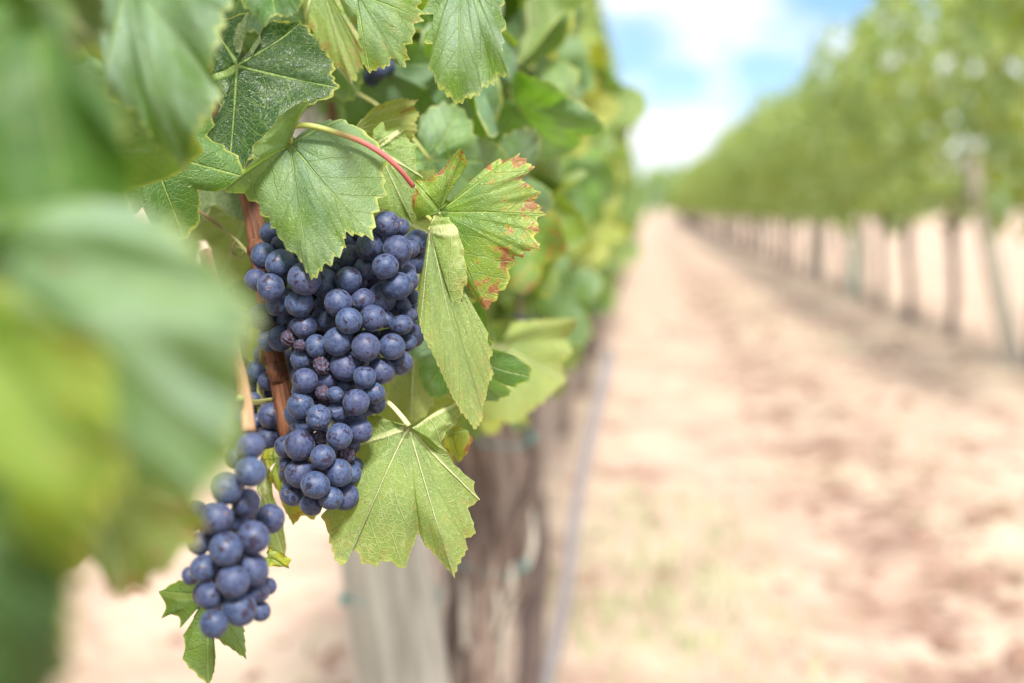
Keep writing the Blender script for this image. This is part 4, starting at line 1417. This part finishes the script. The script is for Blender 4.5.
def seeded_leaves(parent, count, y0, y1, templates, indiv, rnd, z0=0.78, z1=2.3, xc=-0.33, hw=0.22):
    got = []
    tries = 0
    while len(got) < count and tries < count * 60:
        tries += 1
        y = rnd.uniform(y0, y1)
        z = z0 + (z1 - z0) * rnd.random() ** 1.1
        side = 1 if rnd.random() < 0.72 else -1
        w = hw * (0.88 + 0.65 * mn.noise(Vector((y * 3, z * 3, 1)))) * float(np.interp(z, [1.2, 1.55, 2.1], [1, 0.5, 0.2]))
        x = xc + side * w * (1 - 0.8 * rnd.random() ** 2)
        p = Vector((x, y, z))
        if shades(p):
            continue
        px, py, d = proj(p)
        if d < 0.10:
            if z > 1.1 and rnd.random() < 0.6:
                continue
            if (p - EYEV).length < 0.22:
                continue
        else:
            ex = 0.07 / d * FPX
            inside = -ex < px < W + ex and -ex < py < H + ex
            if not inside and y < 0.6 and z > 1.1 and rnd.random() < 0.75:
                continue
            if inside and d < 0.92:
                continue
            lim = 455 if d < 1.6 else 470
            if px < 190:
                lim = 520
            if inside and py + ex * 0.8 > lim:
                continue
            # keep the lane between camera and bunches open
            if inside and d < 1.0 and px > 250:
                pass
        got.append((p, d if d > 0 else 99, px, py))
    return got


tmplA = MIDL
fill = seeded_leaves(va, 620, -0.55, 1.25, tmplA, 60, ra)
vis = sorted([g for g in fill if 0 < g[2] < 700 and -60 < g[3] < 560 and g[1] < 5], key=lambda g: g[1])
ind = set(id(g) for g in vis[:62])
lmA = LeafMass()


def place_fill(parent, g, lm_, individual, rnd):
    p = g[0]
    M = rand_leaf_frame(rnd, (0.9, -0.35)) @ Matrix.Diagonal((rnd.uniform(0.75, 1.1),) * 3)
    core = rnd.choice(MIDL)
    lk = rlk(rnd)
    if individual:
        o = leaf_obj('leaf', xform(core, M), lk, parent, p)
        mid = M @ Vector((1, 0, 0))
        nor = M @ Vector((0, 0, 1))
        tube('petiole', [p, p - mid * 0.02, p - mid * 0.045 - nor * 0.02], [0.0011, 0.001, 0.0014], M_STEM_RED if rnd.random() < 0.4 else M_STEM, o, n=6, seg=6)
    else:
        lm_.add(xform(core, M, p), lk)


for g in fill:
    place_fill(va, g, lmA, id(g) in ind, ra)
o = link('foliage', lmA.mesh('foliage'), va)
o['kind'] = 'stuff'

fillB = seeded_leaves(vb, 820, 1.25, 3.35, tmplA, 60, ra, z0=0.76, z1=2.15)
visB = sorted([g for g in fillB if 0 < g[2] < 700 and -60 < g[3] < 560], key=lambda g: g[1])
indB = set(id(g) for g in visB[:80])
lmB = LeafMass()
for g in fillB:
    place_fill(vb, g, lmB, id(g) in indB, ra)
o = link('foliage', lmB.mesh('foliage'), vb)
o['kind'] = 'stuff'
lmC = LeafMass()
for g in seeded_leaves(vc, 260, 2.3, 3.6, tmplA, 0, ra, z0=0.80, z1=2.15):
    place_fill(vc, g, lmC, False, ra)
o = link('foliage', lmC.mesh('foliage'), vc)

# a few canes inside the near canopy so the leaves hang on something
for i in range(10):
    yy = 0.2 + i * 0.32
    par = va if yy < 1.2 else vb
    x0 = -0.34
    zb = 0.87 if yy < 1.2 else 0.89
    if 0.55 < yy < 1.0:
        continue
    tube('cane', [(x0, yy, zb), (x0 + ra.uniform(-.05, .1), yy + ra.uniform(-.08, .08), 1.3), (x0 + ra.uniform(-.12, .12), yy + ra.uniform(-.15, .15), 1.8), (x0 + ra.uniform(-.15, .15), yy + ra.uniform(-.2, .2), 2.3)],
         [0.005, 0.0045, 0.004, 0.0025], M_CANE, par, n=30, seg=8, lump=0.1, freq=120, seed=i)

# ================================================================== THE BUNCHES
S5 = 5.379


def A_(x, y, r, l, k='g'): return (240 + x / S5, 200 + y / S5, r / S5, l, k)
def B_(x, y, r, l, k='g'): return (240 + x / S5, 310 + y / S5, r / S5, l, k)
def C_(x, y, r, l, k='g'): return (240 + x / S5, 400 + y / S5, r / S5, l, k)
def D_(x, y, r, l, k='g'): return (150 + x / 2.6, 420 + y / 2.6, r / 2.6, l, k)


main = [A_(127, 300, 70, 1), A_(215, 340, 78, .6), A_(345, 425, 88, 0), A_(85, 430, 62, 1), A_(165, 472, 77, 0), A_(320, 555, 79, 0), A_(455, 450, 78, 1.4), A_(583, 430, 75, 0.6), A_(590, 305, 62, 1.6),
        A_(515, 360, 55, 2.4), A_(702, 245, 80, .8), A_(672, 370, 64, 1), A_(782, 357, 73, 0), A_(790, 130, 72, 1), A_(862, 145, 52, 2), A_(848, 268, 80, .6), A_(918, 262, 50, 1.6), A_(848, 462, 80, 0),
        A_(895, 435, 66, 1), A_(765, 525, 80, 1.5), A_(660, 538, 64, 1.2), A_(528, 552, 77, 0), A_(586, 650, 72, -.3), A_(715, 635, 75, .3), A_(788, 645, 48, 1.2), A_(865, 575, 58, 2), A_(868, 672, 58, 1),
        A_(905, 620, 45, 2), A_(728, 162, 42, 2.2), A_(347, 680, 70, .3), A_(455, 640, 72, 1.8), A_(575, 235, 45, 2.6), A_(198, 560, 60, 1.2), A_(210, 235, 45, 2.4), A_(930, 520, 42, 2.4), A_(935, 610, 38, 2.6),
        B_(268, 152, 50, 1, 'r'), B_(322, 190, 32, .8, 's'), B_(412, 195, 65, .8), B_(525, 170, 79, -.2), B_(677, 200, 79, -.2), B_(818, 198, 74, .2), B_(905, 178, 46, 1.8), B_(862, 285, 66, 1), B_(562, 305, 78, .8),
        B_(440, 300, 46, 1, 's'), B_(332, 265, 62, 1), B_(350, 380, 68, .3), B_(460, 372, 62, 1), B_(670, 360, 64, .2), B_(758, 328, 72, 1), B_(567, 412, 67, 1), B_(722, 447, 60, .9), B_(733, 508, 52, 1.6),
        B_(625, 497, 71, -.2), B_(325, 515, 74, .2), B_(422, 575, 72, -.4, 'w'), B_(448, 448, 44, .1, 'r'), B_(512, 453, 44, -.2), B_(525, 545, 62, 0, 'w'), B_(645, 648, 66, 1.1), B_(332, 622, 56, 1.2),
        B_(635, 570, 50, 1.6), B_(585, 605, 40, 1.4), C_(320, 243, 84, 0), C_(245, 252, 60, 1), C_(535, 195, 73, -.1), C_(445, 305, 70, -.3), C_(325, 395, 86, 0), C_(405, 457, 78, -.7), C_(532, 392, 79, -.3),
        C_(570, 298, 50, .6, 'r'), C_(604, 245, 46, 1.4), C_(598, 398, 56, 1), C_(620, 350, 42, 1.8), C_(488, 527, 68, -.1), C_(572, 522, 70, .7), C_(382, 565, 60, .7), C_(285, 505, 66, .8), C_(258, 345, 48, 1.6),
        C_(432, 205, 42, 1, 'r'), B_(468, 500, 34, 1, 'r'), C_(400, 130, 40, 1.8), C_(330, 320, 40, 2), C_(480, 400, 40, 2), B_(480, 250, 40, 2.4), B_(640, 280, 40, 2.4), A_(640, 450, 45, 2.6), A_(440, 570, 50, 2.4), A_(500, 250, 50, 3), A_(640, 180, 50, 3)]


def axis_main(py):
    return float(np.interp(py, [220, 300, 380, 450, 520], [345, 338, 335, 325, 320]))


grape_bunch('large sharp bunch of dark blue grapes hanging under the dusty leaf', main, 0.752, 0.026, 95, axis_main, back_fill=120, seed=1,
            stem=[(300, 230, 0.775), (335, 270, 0.765), (335, 380, 0.765), (325, 480, 0.755)])
second = [D_(262, 68, 36, 1), D_(262, 135, 39, 0), D_(200, 178, 42, 1), D_(250, 215, 38, 1), D_(173, 257, 42, 0), D_(120, 240, 30, 2), D_(198, 335, 44, -.2), D_(270, 305, 43, 0), D_(128, 322, 30, 1),
          D_(140, 385, 36, .8), D_(268, 387, 42, .8), D_(216, 420, 43, -.2), D_(105, 405, 24, 1.8), D_(155, 458, 37, .8), D_(232, 490, 44, 0), D_(165, 530, 37, 0), D_(280, 445, 32, 1), D_(308, 432, 22, 2), D_(287, 497, 27, 1.2),
          D_(228, 262, 30, 2.2), D_(245, 345, 32, 2), D_(165, 300, 30, 2), D_(185, 400, 30, 2.2), D_(195, 460, 30, 2.2), D_(225, 100, 28, 2)]
grape_bunch('smaller soft-focus bunch of blue grapes low in front of the blurred leaves', second, 0.645, 0.022, 52,
            lambda py: float(np.interp(py, [430, 500, 600], [245, 232, 225])), back_fill=22, seed=2, back_top=515, stem=[(249, 432, 0.645), (246, 450, 0.648), (238, 500, 0.65), (228, 580, 0.65)])
third = [B_(170, 565, 73, 0), C_(155, 210, 66, .2), B_(92, 600, 44, 1), B_(125, 240, 55, 1.5), B_(75, 480, 40, 1.4), B_(145, 385, 48, 1), B_(85, 330, 55, 1.4), B_(190, 300, 40, 2), B_(60, 400, 50, 2), B_(40, 560, 60, 2)]
grape_bunch('few shaded dark grapes to the left of the brown cane', third, 0.80, 0.012, 40, 262, back_fill=6, seed=3, stem=[(262, 330, 0.80), (262, 360, 0.80), (260, 400, 0.80), (262, 430, 0.80)])
# bunches glimpsed among the far leaves
fourth = [(378, 70, 10, 0), (372, 78, 9, 1), (388, 66, 9, 1), (366, 68, 9, 1.2)]
grape_bunch('tiny dark grapes glimpsed between the top leaves', fourth, 0.95, 0.01, 30, 376, back_fill=5, seed=4, stem=[(376, 40, .96), (376, 50, .96), (376, 60, .96), (376, 70, .96)])
fifth = [(385 + 8 * math.sin(i * 2.1), 385 + i * 5.5, 9, i % 3) for i in range(9)] + [(408 + 6 * math.sin(i * 2.7), 408 + i * 5, 9, i % 2 + 1) for i in range(4)]
grape_bunch('shaded bunch behind the pale leaf stalk beside the main bunch', fifth, 0.93, 0.014, 34, 392, back_fill=8, seed=5, stem=[(392, 350, .94), (392, 370, .94), (394, 400, .94), (396, 420, .94)])
sixth = [(518 + 9 * math.sin(i * 2.3), 322 + i * 3.6, 7, i % 3) for i in range(9)]
grape_bunch('small blurred dark bunch among the leaves above the shaggy trunk', sixth, 1.35, 0.02, 24, 518, back_fill=8, seed=6, stem=[(518, 296, 1.36), (518, 305, 1.36), (518, 320, 1.36), (518, 340, 1.36)])

# ================================================================== GROUND DETAIL
# clods of earth
rc = random.Random(3)
cl_v, cl_f = [], []
for i in range(3600):
    yy = 1.6 + 22 * rc.random() ** 1.6
    xx = rc.choice((rc.gauss(0.74, 0.16), rc.gauss(0.9, 0.35), rc.gauss(1.62, 0.3), rc.uniform(-2.4, 2.6)))
    r_ = rc.uniform(0.006, 0.026) * (2.2 if rc.random() < 0.10 else 1)
    b = len(cl_v)
    z = ground_h(xx, yy)
    q = [Vector((rc.uniform(-1, 1), rc.uniform(-1, 1), 0.0)) * 0.3 for _ in range(6)]
    dirs = [(1, 0, .1), (0.3, 1, .1), (-0.8, 0.6, .1), (-0.8, -0.6, .1), (0.4, -1, .1), (0, 0, .8)]
    for k_, dv in enumerate(dirs):
        cl_v.append(Vector((xx, yy, z - 0.004)) + (Vector(dv) + q[k_]) * r_)
    for k_ in range(5):
        cl_f.append((b + k_, b + (k_ + 1) % 5, b + 5))
o = link('soil_clods', new_mesh('soil_clods', cl_v, cl_f, plain('clod_earth', (0.20, 0.125, 0.095), 0.95, 0.1, var=0.3, scale=3), False))
tag(o, 'loose clods of dry earth strewn along the wheel tracks', 'soil clods', kind='stuff')

# thin weeds and straw
wv, wf, wk = [], [], []
for i in range(15000):
    if rc.random() < 0.13:
        xx, yy = rc.gauss(0.05, 0.20), rc.gauss(3.8, 0.6)
        green = rc.random() < 0.75
    else:
        yy = 2.0 + 18 * rc.random() ** 1.5
        xx = rc.choice((rc.gauss(-0.35, 0.3), rc.gauss(1.1, 0.25), rc.gauss(2.3, 0.35), rc.gauss(-1.6, 0.4)))
        green = rc.random() < 0.25
    if yy < 1.5:
        continue
    z = ground_h(xx, yy) - 0.004
    a = rc.uniform(0, 6.28)
    hh = rc.uniform(0.015, 0.05) if green else rc.uniform(0.005, 0.025)
    ln_ = rc.uniform(0.0, 0.04) if green else rc.uniform(0.02, 0.07)
    w_ = rc.uniform(0.0012, 0.003)
    b = len(wv)
    dx, dy = math.cos(a), math.sin(a)
    wv += [(xx - dy * w_, yy + dx * w_, z), (xx + dy * w_, yy - dx * w_, z), (xx + dx * ln_ * .5 + dy * w_ * .7, yy + dy * ln_ * .5 - dx * w_ * .7, z + hh * .7), (xx + dx * ln_ * .5 - dy * w_ * .7, yy + dy * ln_ * .5 + dx * w_ * .7, z + hh * .7), (xx + dx * ln_, yy + dy * ln_, z + hh)]
    wf += [(b, b + 1, b + 2, b + 3), (b + 3, b + 2, b + 4)]
    c_ = (rc.uniform(0, .35) if green else rc.uniform(.7, 1), 0, 0)
    wk += [c_] * 5
o = link('weeds', new_mesh('weeds', wv, wf, M_GRASS, True, {'lk': wk}))
tag(o, 'thin green weeds and dry straw scattered over the soil', 'weeds', kind='stuff')
